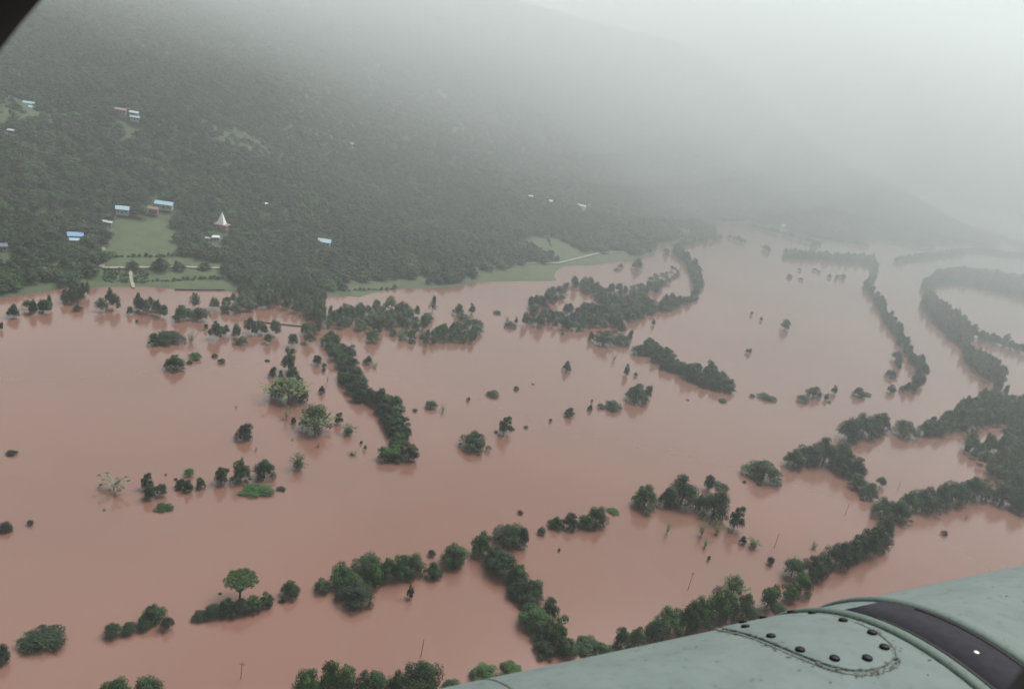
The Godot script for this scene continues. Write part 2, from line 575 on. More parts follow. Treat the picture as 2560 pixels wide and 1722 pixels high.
func poles() -> void:
	pole(-50.3, -144.4, 5.2, 1.3, "utility pole with a crossarm, nearest the bottom left of the flood")
	pole(-7.8, -163.8, 5.9, 0.0, "plain pole just behind the bottom centre clump")
	pole(76.4, -219.0, 7.3, 1.0, "utility pole above the tree line along the tank")
	pole(118.0, -258.7, 6.6, 0.0, "thin pole left of the line of trees climbing right")
	pole(161.4, -298.4, 6.6, 0.0, "faint pole below the slanting hedge")
	pole(204.3, -340.0, 4.1, 0.0, "short faint pole standing inside the oval pool")


# ---------------------------------------------------------------- aircraft

const TANK_R := 0.45
const TANK_U := Vector3(0.900639, 0.071420, -0.428660)
const TANK_IN := Vector3(0.240146, 0.740313, 0.627906)
const TANK_UP := Vector3(-0.362188, 0.668458, -0.649603)
const TANK_AXIS := Vector3(-0.1232, -1.1827, -0.4562)


func on_tank(s: float, a: float, lift := 0.0) -> Vector3:
	# s metres along the tank, a radians round it from its skyline towards the cabin
	return TANK_U * s + (TANK_UP * cos(a) + TANK_IN * sin(a)) * (TANK_R + lift)


func skin(s0: float, s1: float, n: int, a0: float, a1: float, k: int, shape: Callable) -> ArrayMesh:
	var v := PackedVector3Array()
	var uv := PackedVector2Array()
	var idx := PackedInt32Array()
	for i in n + 1:
		for j in k + 1:
			var s := lerpf(s0, s1, float(i) / n)
			var a := lerpf(a0, a1, float(j) / k)
			v.append(shape.call(s, a))
			uv.append(Vector2(s, a * TANK_R))
	for i in n:
		for j in k:
			var q := i * (k + 1) + j
			idx.append_array([q, q + k + 1, q + 1, q + 1, q + k + 1, q + k + 2])
	return smooth(v, uv, idx)


func smooth(v: PackedVector3Array, uv: PackedVector2Array, idx: PackedInt32Array) -> ArrayMesh:
	var st := SurfaceTool.new()
	st.begin(Mesh.PRIMITIVE_TRIANGLES)
	for i in v.size():
		st.set_uv(uv[i])
		st.add_vertex(v[i])
	for i in idx:
		st.add_index(i)
	st.generate_normals()
	return st.commit()


func oval(t: float, grow: float) -> Vector2:
	# outline of the access cover as (s, a), a rounded oval
	var c := cos(t)
	var d := sin(t)
	var r := pow(pow(absf(c), 2.5) + pow(absf(d), 2.5), -0.4)
	return Vector2(0.879 + (0.092 + grow) * c * r, 0.325 + (0.345 + grow / TANK_R) * d * r)


func hoop(profile: Array, s: float, a0: float, a1: float, k: int) -> ArrayMesh:
	# a band bent round the tank; profile: (offset along, height) points
	var v := PackedVector3Array()
	var uv := PackedVector2Array()
	var idx := PackedInt32Array()
	for j in k + 1:
		var a := lerpf(a0, a1, float(j) / k)
		for p in profile:
			v.append(on_tank(s + p.x, a, p.y))
			uv.append(Vector2(p.x, a * TANK_R))
	var n := profile.size()
	for j in k:
		for i in n - 1:
			var q := j * n + i
			idx.append_array([q, q + n, q + 1, q + 1, q + n, q + n + 1])
	return smooth(v, uv, idx)


func bead(line: Array, r: float, wobble: float) -> ArrayMesh:
	# a round bead laid along points on the tank, closed
	var v := PackedVector3Array()
	var uv := PackedVector2Array()
	var idx := PackedInt32Array()
	var n := line.size()
	for i in n:
		var here: Vector2 = line[i]
		var p := on_tank(here.x, here.y)
		var up := (TANK_UP * cos(here.y) + TANK_IN * sin(here.y))
		var ahead: Vector2 = line[(i + 1) % n]
		var d := (on_tank(ahead.x, ahead.y) - p).normalized()
		var side := d.cross(up).normalized()
		var rr := r * (1.0 + wobble * rng.randf_range(-1, 1))
		for k in 7:
			var a := PI * k / 6.0
			v.append(p + side * cos(a) * rr + up * (sin(a) * rr * 0.7 - 0.0005))
			uv.append(Vector2(i, k))
	for i in n:
		for k in 6:
			var q := i * 7 + k
			var q2 := ((i + 1) % n) * 7 + k
			idx.append_array([q, q + 1, q2, q2, q + 1, q2 + 1])
	return smooth(v, uv, idx)


func disc(r: float, h: float, bevel: float) -> ArrayMesh:
	var st := SurfaceTool.new()
	st.begin(Mesh.PRIMITIVE_TRIANGLES)
	var ring := [[r, 0.0], [r, h - bevel], [r - bevel, h], [0.0, h]]
	for i in 14:
		var a := TAU * i / 14
		var b := TAU * (i + 1) / 14
		for k in 3:
			var p0 := Vector3(cos(a) * ring[k][0], ring[k][1], sin(a) * ring[k][0])
			var p1 := Vector3(cos(b) * ring[k][0], ring[k][1], sin(b) * ring[k][0])
			var p2 := Vector3(cos(b) * ring[k + 1][0], ring[k + 1][1], sin(b) * ring[k + 1][0])
			var p3 := Vector3(cos(a) * ring[k + 1][0], ring[k + 1][1], sin(a) * ring[k + 1][0])
			for p in [p0, p2, p1, p0, p3, p2]:
				st.add_vertex(p)
	st.generate_normals()
	return st.commit()


func tank() -> void:
	rng.seed = 31
	var paint := StandardMaterial3D.new()
	paint.albedo_texture = noise_tex(0.012, 21, [[0.0, lin(0.0592, 0.0768, 0.0752)], [0.35, lin(0.0664, 0.0856, 0.084)], [0.7, lin(0.0712, 0.0912, 0.0888)], [1.0, lin(0.0784, 0.0952, 0.092)]], 6)
	paint.uv1_scale = Vector3(1.7, 1.7, 1)
	paint.roughness = 0.75
	paint.metallic_specular = 0.35
	paint.detail_enabled = true
	paint.detail_albedo = noise_tex(0.035, 8, [[0.0, Color(0.35, 0.35, 0.34)], [0.1, Color(0.7, 0.7, 0.68)], [0.17, Color(0.96, 0.96, 0.95)], [0.5, Color(1, 1, 1)], [1.0, Color(1, 1, 1)]], 6)
	paint.detail_blend_mode = BaseMaterial3D.BLEND_MODE_MUL
	var green := StandardMaterial3D.new()
	green.albedo_texture = noise_tex(0.05, 4, [[0.0, lin(0.02816, 0.03872, 0.0352)], [0.35, lin(0.04646, 0.06688, 0.05984)], [1.0, lin(0.06054, 0.08304, 0.07322)]], 5)
	green.uv1_scale = Vector3(4, 4, 1)
	green.roughness = 0.7
	green.metallic_specular = 0.35
	var grime := StandardMaterial3D.new()
	grime.albedo_texture = noise_tex(0.07, 14, [[0.0, lin(0.008, 0.008, 0.007)], [0.3, lin(0.024, 0.028, 0.024)], [0.45, lin(0.055, 0.07, 0.064)], [1.0, lin(0.08, 0.1, 0.094)]], 4)
	grime.uv1_scale = Vector3(0.11, 0.2, 1)
	grime.roughness = 0.8
	var rubber := StandardMaterial3D.new()
	rubber.albedo_texture = noise_tex(0.03, 2, [[0.0, lin(0.012, 0.012, 0.0155)], [1.0, lin(0.018, 0.018, 0.023)]], 5)
	rubber.uv1_scale = Vector3(3, 3, 1)
	rubber.roughness = 0.85
	rubber.metallic_specular = 0.2
	var black := flat(lin(0.002816, 0.002816, 0.002816), 0.6)
	black.metallic_specular = 0.25
	var o := thing("fuel_tank", EYE + TANK_AXIS, "grey-green external fuel tank of the helicopter with bands and a bolted cover", "fuel tank")
	part("shell", skin(-2.2, 5.5, 60, 0.0, TAU, 96, func(s: float, a: float) -> Vector3:
		var e := clampf(minf(s + 2.2, 5.5 - s) / 0.5, 0.0, 1.0)
		return TANK_U * s + (TANK_UP * cos(a) + TANK_IN * sin(a)) * TANK_R * sqrt(1.0 - (1.0 - e) * (1.0 - e) + 1e-6)), paint, o)
	var round_band := []
	for k in 9:
		var a := PI * k / 8.0
		round_band.append(Vector2(-cos(a) * 0.0115, sin(a) * 0.0075 - 0.0005))
	for s in [0.9965, 1.12]:
		part("band", hoop(round_band, s, -1.5, 2.4, 80), green, o)
	# dark seam beside each band, where the strap lies on a rubber strip
	for s in [1.0115, 1.1045]:
		part("band_seal", hoop([Vector2(-0.005, -0.001), Vector2(-0.004, 0.0035), Vector2(0.004, 0.0035), Vector2(0.005, -0.001)], s, 0.4, 2.4, 50), black, o)
	var strip := part("walkway_strip", hoop([Vector2(-0.051, -0.001), Vector2(-0.05, 0.0025), Vector2(0.05, 0.0025), Vector2(0.051, -0.001)], 1.058, 0.243, 2.4, 60), rubber, o)
	var chip := part("paint_chip", disc(0.0035, 0.0006, 0.0002), M.lime, strip)
	chip.transform = Transform3D(frame_at(0.704), on_tank(1.0616, 0.704, 0.0025))
	# the access cover: a plate a little proud of the shell, in an oval bead of old sealant
	var v := PackedVector3Array()
	var uv := PackedVector2Array()
	var idx := PackedInt32Array()
	var rings := [[1.0, -0.001], [1.0, 0.0025], [0.985, 0.0032], [0.7, 0.0034], [0.4, 0.0036], [0.0, 0.0036]]
	for r in rings:
		for i in 64:
			var e := oval(TAU * i / 64, -0.004)
			var mid := Vector2(0.879, 0.325)
			var q: Vector2 = mid + (e - mid) * float(r[0])
			v.append(on_tank(q.x, q.y, r[1]))
			uv.append(Vector2(q.x, q.y * TANK_R))
	for r in rings.size() - 1:
		for i in 64:
			var a := r * 64 + i
			var b := r * 64 + (i + 1) % 64
			idx.append_array([a, b, a + 64, a + 64, b, b + 64])
	var plate := part("access_cover", smooth(v, uv, idx), paint, o)
	var line := []
	for i in 120:
		line.append(oval(TAU * i / 120, 0.003))
	part("sealant_bead", bead(line, 0.0031, 0.35), grime, o)
	for b in [Vector2(0.918, 0.03), Vector2(0.975, 0.05), Vector2(0.962, 0.201), Vector2(0.957, 0.363), Vector2(0.954, 0.495), Vector2(0.933, 0.585), Vector2(0.883, 0.615), Vector2(0.836, 0.58), Vector2(0.808, 0.495), Vector2(0.8075, 0.36), Vector2(0.82, 0.192), Vector2(0.862, 0.06)]:
		var bolt := part("bolt", disc(0.0072, 0.0036, 0.0012), black, plate)
		bolt.transform = Transform3D(frame_at(b.y), on_tank(b.x, b.y, 0.0034))
	# specks of dirt and chipped sealant: thickest along the bead, a few all over the shell
	var specks := SurfaceTool.new()
	specks.begin(Mesh.PRIMITIVE_TRIANGLES)
	for i in 300:
		var at := Vector2(rng.randf_range(0.3, 1.7), rng.randf_range(0.0, 0.9))
		if i < 220:
			at = oval(rng.randf_range(0.2, PI + 0.6) if i % 3 else rng.randf() * TAU, rng.randfn(0.003, 0.005))
		var r := rng.randf_range(0.0006, 0.0022) * (1.6 if i % 9 == 0 else 1.0)
		var c := on_tank(at.x, at.y, 0.0036 if i < 220 else 0.0006)
		var ring := []
		for k in 6:
			var q := r * rng.randf_range(0.5, 1.3)
			ring.append(c + frame_at(at.y) * Vector3(cos(TAU * k / 6.0) * q * 1.6, 0, sin(TAU * k / 6.0) * q))
		for k in 6:
			specks.add_vertex(c + frame_at(at.y) * Vector3(0, 0.0006, 0))
			specks.add_vertex(ring[k])
			specks.add_vertex(ring[(k + 1) % 6])
	specks.generate_normals()
	part("dirt_specks", specks.commit(), flat(lin(0.032, 0.036, 0.031), 0.9), o).set_meta("kind", "stuff")
	# an old seam lower on the tank
	part("seam", hoop([Vector2(-0.0025, -0.001), Vector2(-0.0015, 0.0012), Vector2(0.0015, 0.0012), Vector2(0.0025, -0.001)], 0.378, -0.6, 1.6, 60), grime, o)


func frame_at(a: float) -> Basis:
	var up := TANK_UP * cos(a) + TANK_IN * sin(a)
	return Basis(TANK_U, up, TANK_U.cross(up))


func window_rim() -> void:
	# the oval window the picture is taken through: a deep black rubber rim round the opening
	var o := thing("window_rim", EYE, "black rubber rim of the aircraft window, seen in two corners", "window rim")
	var view := Basis(Vector3(0.980615, 0.185492, -0.063147), Vector3(-0.195946, 0.928298, -0.316018), Vector3(0, 0.322266, 0.946649))
	var v := PackedVector3Array()
	var uv := PackedVector2Array()
	var idx := PackedInt32Array()
	var turn := deg_to_rad(34.5)
	var prof := [Vector2(0.07, -0.01), Vector2(0.02, -0.012), Vector2(0.006, -0.008), Vector2(0.0, 0.0), Vector2(0.004, 0.02), Vector2(0.012, 0.03), Vector2(0.07, 0.032), Vector2(0.07, -0.01)]
	var n := prof.size()
	for i in 96:
		var a := TAU * i / 96
		for p in prof:
			var e := Vector2(cos(a) * (0.2345 + p.x), sin(a) * (0.1976 + p.x)).rotated(turn) + Vector2(0.0017, -0.0025)
			v.append(view * Vector3(e.x, e.y, -0.25 + p.y))
			uv.append(Vector2(i / 96.0 * 4.0, p.x))
	for i in 96:
		for k in n - 1:
			var q := i * n + k
			var q2 := ((i + 1) % 96) * n + k
			idx.append_array([q, q2, q + 1, q + 1, q2, q2 + 1])
	part("rubber_seal", smooth(v, uv, idx), flat(lin(0.004, 0.004, 0.004), 0.9), o)


# ---------------------------------------------------------------- foliage

var LV: PackedVector3Array
var LN: PackedVector3Array
var LC: PackedColorArray
var LI: PackedInt32Array


func leaf_begin() -> void:
	LV = PackedVector3Array()
	LN = PackedVector3Array()
	LC = PackedColorArray()
	LI = PackedInt32Array()


func leaf_end() -> ArrayMesh:
	return arrays(LV, LN, LI, LC)


func leaf(p: Vector3, out: Vector3, size: float, tone: Color) -> void:
	# a small spray of leaves: a folded four-cornered face that looks roughly outwards
	var n := (out + Vector3(rng.randf_range(-1, 1), rng.randf_range(-0.7, 1.1), rng.randf_range(-1, 1)) * 0.75).normalized()
	var a := n.cross(Vector3(rng.randf_range(-1, 1), rng.randf_range(-1, 1), rng.randf_range(-1, 1))).normalized()
	var b := n.cross(a)
	var l := size * rng.randf_range(0.7, 1.4)
	var w := size * rng.randf_range(0.45, 0.8)
	var k := LV.size()
	LV.append(p - a * l * 0.5)
	LV.append(p + b * w * 0.5 - n * size * 0.12)
	LV.append(p + a * l * 0.5)
	LV.append(p - b * w * 0.5 - n * size * 0.12)
	var soft := (n + out * 0.3).normalized()
	for i in 4:
		LN.append(soft)
		LC.append(tone)
	LI.append_array([k, k + 1, k + 2, k, k + 2, k + 3])


func tone(spread := 0.34) -> Color:
	var t := rng.randf_range(1.0 - 2.0 * spread, 1.0)
	return Color(clampf(t * rng.randf_range(0.8, 1.0), 0, 1), t, clampf(t * rng.randf_range(0.75, 1.0), 0, 1))


func lobes(list: Array, count: int, size: float, flat_below := -0.55) -> void:
	# list of [centre, radii]; leaves lie in the outer shell of each lobe
	var share := 0.0
	for l in list:
		share += l[1].x * l[1].z
	for l in list:
		var shade := tone(0.3)
		for i in int(count * l[1].x * l[1].z / share):
			var d := Vector3(rng.randfn(), rng.randfn(), rng.randfn()).normalized()
			if d.y < flat_below:
				d.y = -d.y
			var f := pow(rng.randf(), 0.3) * rng.randf_range(0.86, 1.1)
			var p: Vector3 = l[0] + d * l[1] * f
			leaf(p, d, size, shade * tone())


func tube(st: SurfaceTool, a: Vector3, b: Vector3, ra: float, rb: float, sides := 6) -> void:
	var d := (b - a).normalized()
	var u := d.cross(Vector3.RIGHT if absf(d.x) < 0.8 else Vector3.UP).normalized()
	var w := d.cross(u)
	for i in sides:
		var c0 := u * cos(TAU * i / sides) + w * sin(TAU * i / sides)
		var c1 := u * cos(TAU * (i + 1) / sides) + w * sin(TAU * (i + 1) / sides)
		for q in [[a + c0 * ra, c0], [b + c0 * rb, c0], [b + c1 * rb, c1], [a + c0 * ra, c0], [b + c1 * rb, c1], [a + c1 * ra, c1]]:
			st.set_normal(q[1])
			st.add_vertex(q[0])


func around(count: int, radius: float, y: float, size: Vector3, jitter := 0.3) -> Array:
	var out := []
	var turn := rng.randf() * TAU
	for i in count:
		var a := turn + TAU * (i + rng.randf_range(-jitter, jitter)) / count
		var r := radius * rng.randf_range(0.62, 1.25)
		out.append([Vector3(cos(a) * r, y * rng.randf_range(0.7, 1.22), sin(a) * r), size * rng.randf_range(0.62, 1.4)])
	return out


func plume(root: Vector3, lean: Vector3, length: float, leaves: int, size: float, bend: float, t0: float) -> void:
	# an arching stem hung with leaves
	for i in leaves:
		var t := t0 + (1.0 - t0) * (i + rng.randf()) / leaves
		var p := root + lean * length * t + Vector3(lean.x, -1.0, lean.z) * bend * length * t * t
		leaf(p + Vector3(rng.randfn(), rng.randfn(), rng.randfn()) * size * 0.45, (lean + Vector3.UP * 0.5).normalized(), size, tone(0.22))


func crown(kind: String, v: int) -> Array:
	# [crown mesh, trunk mesh] in a box one unit wide and one unit high, variant v
	var key := kind + str(v)
	if crowns.has(key):
		return crowns[key]
	rng.seed = hash(key)
	var st := SurfaceTool.new()
	st.begin(Mesh.PRIMITIVE_TRIANGLES)
	leaf_begin()
	var limbs := []
	match kind:
		"round":
			limbs = [[Vector3(0, 0.5, 0), Vector3(0.3, 0.36, 0.3)]] + around(7, 0.29, 0.38, Vector3(0.19, 0.24, 0.19)) + around(5, 0.2, 0.68, Vector3(0.18, 0.19, 0.18)) + around(2, 0.07, 0.84, Vector3(0.14, 0.13, 0.14)) + around(8, 0.36, 0.2, Vector3(0.13, 0.17, 0.13))
			lobes(limbs, 5200, 0.048)
		"broad":
			limbs = [[Vector3(0, 0.42, 0), Vector3(0.3, 0.34, 0.3)]] + around(9, 0.33, 0.4, Vector3(0.16, 0.26, 0.16)) + around(6, 0.21, 0.66, Vector3(0.16, 0.22, 0.16)) + around(3, 0.1, 0.8, Vector3(0.13, 0.17, 0.13)) + around(9, 0.39, 0.18, Vector3(0.11, 0.18, 0.11))
			lobes(limbs, 6400, 0.042)
		"oval":
			limbs = [[Vector3(0, 0.5, 0), Vector3(0.3, 0.4, 0.3)]] + around(6, 0.29, 0.28, Vector3(0.2, 0.2, 0.2)) + around(6, 0.3, 0.58, Vector3(0.19, 0.18, 0.19)) + around(4, 0.18, 0.82, Vector3(0.18, 0.15, 0.18))
			lobes(limbs, 3600, 0.06)
		"low":
			limbs = around(8, 0.33, 0.3, Vector3(0.18, 0.36, 0.18), 0.45) + around(5, 0.17, 0.5, Vector3(0.19, 0.42, 0.19), 0.45)
			lobes(limbs, 2600, 0.06, -0.2)
		"spiky":
			limbs = [[Vector3(0, 0.4, 0), Vector3(0.34, 0.42, 0.34)]] + around(8, 0.3, 0.34, Vector3(0.17, 0.3, 0.17)) + around(3, 0.12, 0.55, Vector3(0.2, 0.28, 0.2))
			lobes(limbs, 2800, 0.05, -0.2)
			for i in 80:
				var a := rng.randf() * TAU
				var up := rng.randf_range(0.0, 1.0)
				var d := Vector3(cos(a) * cos(up * 1.35), sin(up * 1.35), sin(a) * cos(up * 1.35))
				plume(d * Vector3(0.25, 0.4, 0.25) + Vector3(0, 0.22, 0), d, rng.randf_range(0.18, 0.3), 16, 0.036, 0.04, 0.3)
		"frond":
			for i in 30:
				var a := rng.randf() * TAU
				var up := rng.randf_range(0.15, 1.0)
				plume(Vector3(0, 0.3, 0), Vector3(cos(a) * cos(up * 1.3), sin(up * 1.4) * 1.3, sin(a) * cos(up * 1.3)), rng.randf_range(0.5, 0.62), 40, 0.055, 0.28, 0.1)
			limbs = around(4, 0.12, 0.2, Vector3(0.2, 0.2, 0.2))
			lobes(limbs, 700, 0.06)
		"bamboo":
			limbs = around(6, 0.27, 0.42, Vector3(0.17, 0.26, 0.17)) + around(4, 0.14, 0.68, Vector3(0.16, 0.22, 0.16)) + around(5, 0.33, 0.24, Vector3(0.13, 0.2, 0.13))
			lobes(limbs, 2600, 0.05)
			for i in 70:
				var a := rng.randf() * TAU
				var o := rng.randf_range(0.1, 1.0)
				plume(Vector3(cos(a) * o * 0.3, 0.25, sin(a) * o * 0.3), Vector3(cos(a) * o * 0.55, 1.0 - 0.4 * o, sin(a) * o * 0.55), rng.randf_range(0.5, 0.8), 36, 0.042, 0.28 * o, 0.3)
		"tuft":
			for i in 26:
				var a := rng.randf() * TAU
				var o := rng.randf_range(0.1, 0.9)
				plume(Vector3(cos(a) * 0.06, 0.0, sin(a) * 0.06), Vector3(cos(a) * o * 0.55, 1.0, sin(a) * o * 0.55), rng.randf_range(0.6, 1.1), 26, 0.06, 0.2 * o, 0.15)
			limbs.append([Vector3(0.05, 0.5, 0), Vector3.ONE * 0.1])
		"umbrella":
			for i in 34:
				var a := i * 2.4
				var r := 0.43 * sqrt((i + 0.5) / 34.0)
				limbs.append([Vector3(cos(a) * r, 0.84 - 0.55 * r * r + rng.randf_range(-0.025, 0.025), sin(a) * r), Vector3(0.1, 0.085, 0.1) * rng.randf_range(0.8, 1.25)])
			lobes(limbs, 5600, 0.036)
		"sparse":
			for i in 34:
				var y := 0.25 + 0.73 * i / 34.0
				var a := i * 2.4
				var r := (1.05 - y) * rng.randf_range(0.25, 0.5)
				limbs.append([Vector3(cos(a) * r, y, sin(a) * r), Vector3(0.12, 0.035, 0.12)])
			lobes(limbs, 1300, 0.06)
		"bare":
			for i in 16:
				var a := rng.randf() * TAU
				var r := rng.randf_range(0.25, 0.48)
				limbs.append([Vector3(cos(a) * r, rng.randf_range(0.15, 0.9), sin(a) * r), Vector3(0.06, 0.05, 0.06)])
			lobes(limbs, 420, 0.05)
	# trunk and limbs: under water at the foot, forking into the lobes
	var lean := Vector3(rng.randf_range(-0.05, 0.05), 0.42, rng.randf_range(-0.05, 0.05))
	var thick := 0.04 if kind in ["round", "broad", "oval", "umbrella", "sparse"] else 0.022
	tube(st, Vector3(0, -0.25, 0), lean * 0.5, thick, thick * 0.85)
	tube(st, lean * 0.5, lean, thick * 0.85, thick * 0.6)
	for i in limbs.size():
		if kind == "bare" or i % 2 == 0:
			var tip: Vector3 = limbs[i][0]
			var knee := lean.lerp(tip, 0.5) + Vector3(0, 0.06, 0)
			var r := thick * (0.9 if kind == "bare" else 0.45)
			tube(st, lean * rng.randf_range(0.55, 1.0), knee, r, r * 0.7, 5)
			tube(st, knee, tip, r * 0.7, r * 0.25, 5)
			if kind == "bare":
				for j in 4:
					var side := Vector3(rng.randf_range(-1, 1), rng.randf_range(-0.3, 0.7), rng.randf_range(-1, 1)).normalized() * 0.16
					var from := knee.lerp(tip, rng.randf())
					tube(st, from, from + side, r * 0.35, r * 0.15, 4)
	if kind == "sparse":
		tube(st, lean, Vector3(0, 0.97, 0), 0.03, 0.008)
	crowns[key] = [leaf_end(), st.commit()]
	return crowns[key]


func plant(kind: String, x: float, z: float, yaw: float, w: float, h: float, deep: float, tint: String, label: String, group := "") -> void:
	var names := {"low": ["flooded_bush", "bush"], "tuft": ["sapling", "sapling"], "bamboo": ["bamboo_clump", "bamboo"], "frond": ["palm_bush", "palm"], "bare": ["dead_tree", "dead tree"]}
	var called: Array = names.get(kind, ["flooded_tree", "tree"])
	if w < 4.0 and called[0] == "flooded_tree":
		called = ["flooded_bush", "bush"]
	var variants := {"round": 4, "broad": 3, "oval": 2, "low": 3, "spiky": 2, "bamboo": 2, "tuft": 2}
	var v: int = absi(int(x * 7.0 + z * 3.0)) % int(variants.get(kind, 1))
	var shape := crown(kind, v)
	var o := thing(called[0], Vector3(x, 0, z), label, called[1], group)
	o.rotation_degrees.y = yaw
	o.scale = Vector3(w, h, deep)
	part("crown", shape[0], M[tint], o)
	part("trunk", shape[1], M.dead if kind == "bare" else M.bark, o)


const ORDER := ["first", "second", "third", "fourth", "fifth", "sixth", "seventh", "eighth", "ninth", "tenth", "eleventh", "twelfth", "thirteenth", "fourteenth", "fifteenth", "sixteenth", "seventeenth", "eighteenth", "nineteenth", "twentieth"]


func order(n: int) -> String:
	if n < 20:
		return ORDER[n]
	var tens: String = ["twenty", "thirty", "forty", "fifty", "sixty", "seventy"][(n + 1) / 10 - 2]
	return tens + "-" + ORDER[(n + 1) % 10 - 1] if (n + 1) % 10 else tens.replace("ty", "tieth")


func spots(line: Array, step: float) -> Array:
	# scattered places in a band, no two closer than step; line of (x, z, half width as dx, dz)
	var out := []
	for i in line.size() - 1:
		var a: Vector4 = line[i]
		var b: Vector4 = line[i + 1]
		var ea := Vector2(a.z, a.w)
		var eb := Vector2(b.z, b.w)
		if ea.dot(eb) < 0.0:
			eb = -eb
		var along := Vector2(b.x - a.x, b.y - a.y)
		var area := (absf(along.cross(ea)) + absf(along.cross(eb))) + along.length() * step * 0.5
		for k in int(ceil(area * 2.6 / (step * step))):
			var t := rng.randf()
			var p := Vector2(a.x, a.y).lerp(Vector2(b.x, b.y), t) + ea.lerp(eb, t) * rng.randf_range(-1, 1) + Vector2(rng.randf_range(-1, 1), rng.randf_range(-1, 1)) * step * 0.2
			var free := true
			for q in out:
				if q[0].distance_squared_to(p) < step * step:
					free = false
					break
			if free:
				out.append([p, i + t])
	out.sort_custom(func(m, n): return m[1] < n[1])
	return out


func grove(label: String, group: String, line: Array, w: Vector2, h: Vector2, step: float, tints: Array, kinds: Array) -> void:
	rng.seed = hash(group)
	var at := spots(line, step * 0.75)
	for i in at.size():
		var wide := rng.randf_range(w.x, w.y)
		var yaw := rng.randf() * 360.0
		var tall := rng.randf_range(h.x, h.y)
		var tint: String = tints[rng.randi() % tints.size()]
		var kind: String = kinds[rng.randi() % kinds.size()]
		var keep := rng.state
		plant(kind, at[i][0].x, at[i][0].y, yaw, wide, tall, wide * 1.02, tint, label % order(i), group)
		rng.state = keep


func canopy_mesh(v: int, leaves: int, size: float) -> ArrayMesh:
	rng.seed = 900 + v
	leaf_begin()
	lobes([[Vector3(0, 0.5, 0), Vector3(0.3, 0.4, 0.3)]] + around(5, 0.28, 0.4, Vector3(0.2, 0.28, 0.2)) + around(3, 0.13, 0.72, Vector3(0.19, 0.22, 0.19)), leaves, size)
	return leaf_end()


func copies(called: String, mesh: Mesh, places: Array, tints: Array, parent: Node3D) -> void:
	var mm := MultiMesh.new()
	mm.transform_format = MultiMesh.TRANSFORM_3D
	mm.use_colors = true
	mm.mesh = mesh
	mm.instance_count = places.size()
	for i in places.size():
		mm.set_instance_transform(i, places[i])
		mm.set_instance_color(i, tints[i])
	var o := MultiMeshInstance3D.new()
	o.name = called
	o.multimesh = mm
	o.material_override = M.forest
	o.set_meta("kind", "stuff")
	parent.add_child(o, true)


func mixed(name_: String) -> Color:
	# leaf colour of one tree in a wood, linear
	var c: Color = M[name_].albedo_color.srgb_to_linear()
	return Color(c.r * rng.randf_range(0.8, 1.2), c.g * rng.randf_range(0.82, 1.15), c.b * rng.randf_range(0.8, 1.15))


func mass(called: String, label: String, h: Vector2, step: float, bands: Array, tints: Array) -> void:
	rng.seed = hash(called)
	var o := thing(called, Vector3.ZERO, label, "wood")
	o.set_meta("kind", "stuff")
	var where := [[], [], []]
	var cols := [[], [], []]
	for line in bands:
		for s in spots(line, step * 0.66):
			var wide := minf(step, 7.5) * rng.randf_range(0.65, 1.35)
			var k := rng.randi() % 3
			var b := Basis(Vector3.UP, rng.randf() * TAU).scaled(Vector3(wide, rng.randf_range(h.x, h.y) * rng.randf_range(0.75, 1.2), wide))
			where[k].append(Transform3D(b, Vector3(s[0].x, maxf(high(s[0].x, s[0].y), 0.0) - 0.2, s[0].y)))
			cols[k].append(mixed(tints[rng.randi() % tints.size()]))
	for k in 3:
		if where[k].size():
			if not crowns.has("wood%d" % k):
				var keep := rng.state
				crowns["wood%d" % k] = canopy_mesh(k, 1500, 0.075)
				rng.state = keep
			copies("tree_crowns", crowns["wood%d" % k], where[k], cols[k], o)


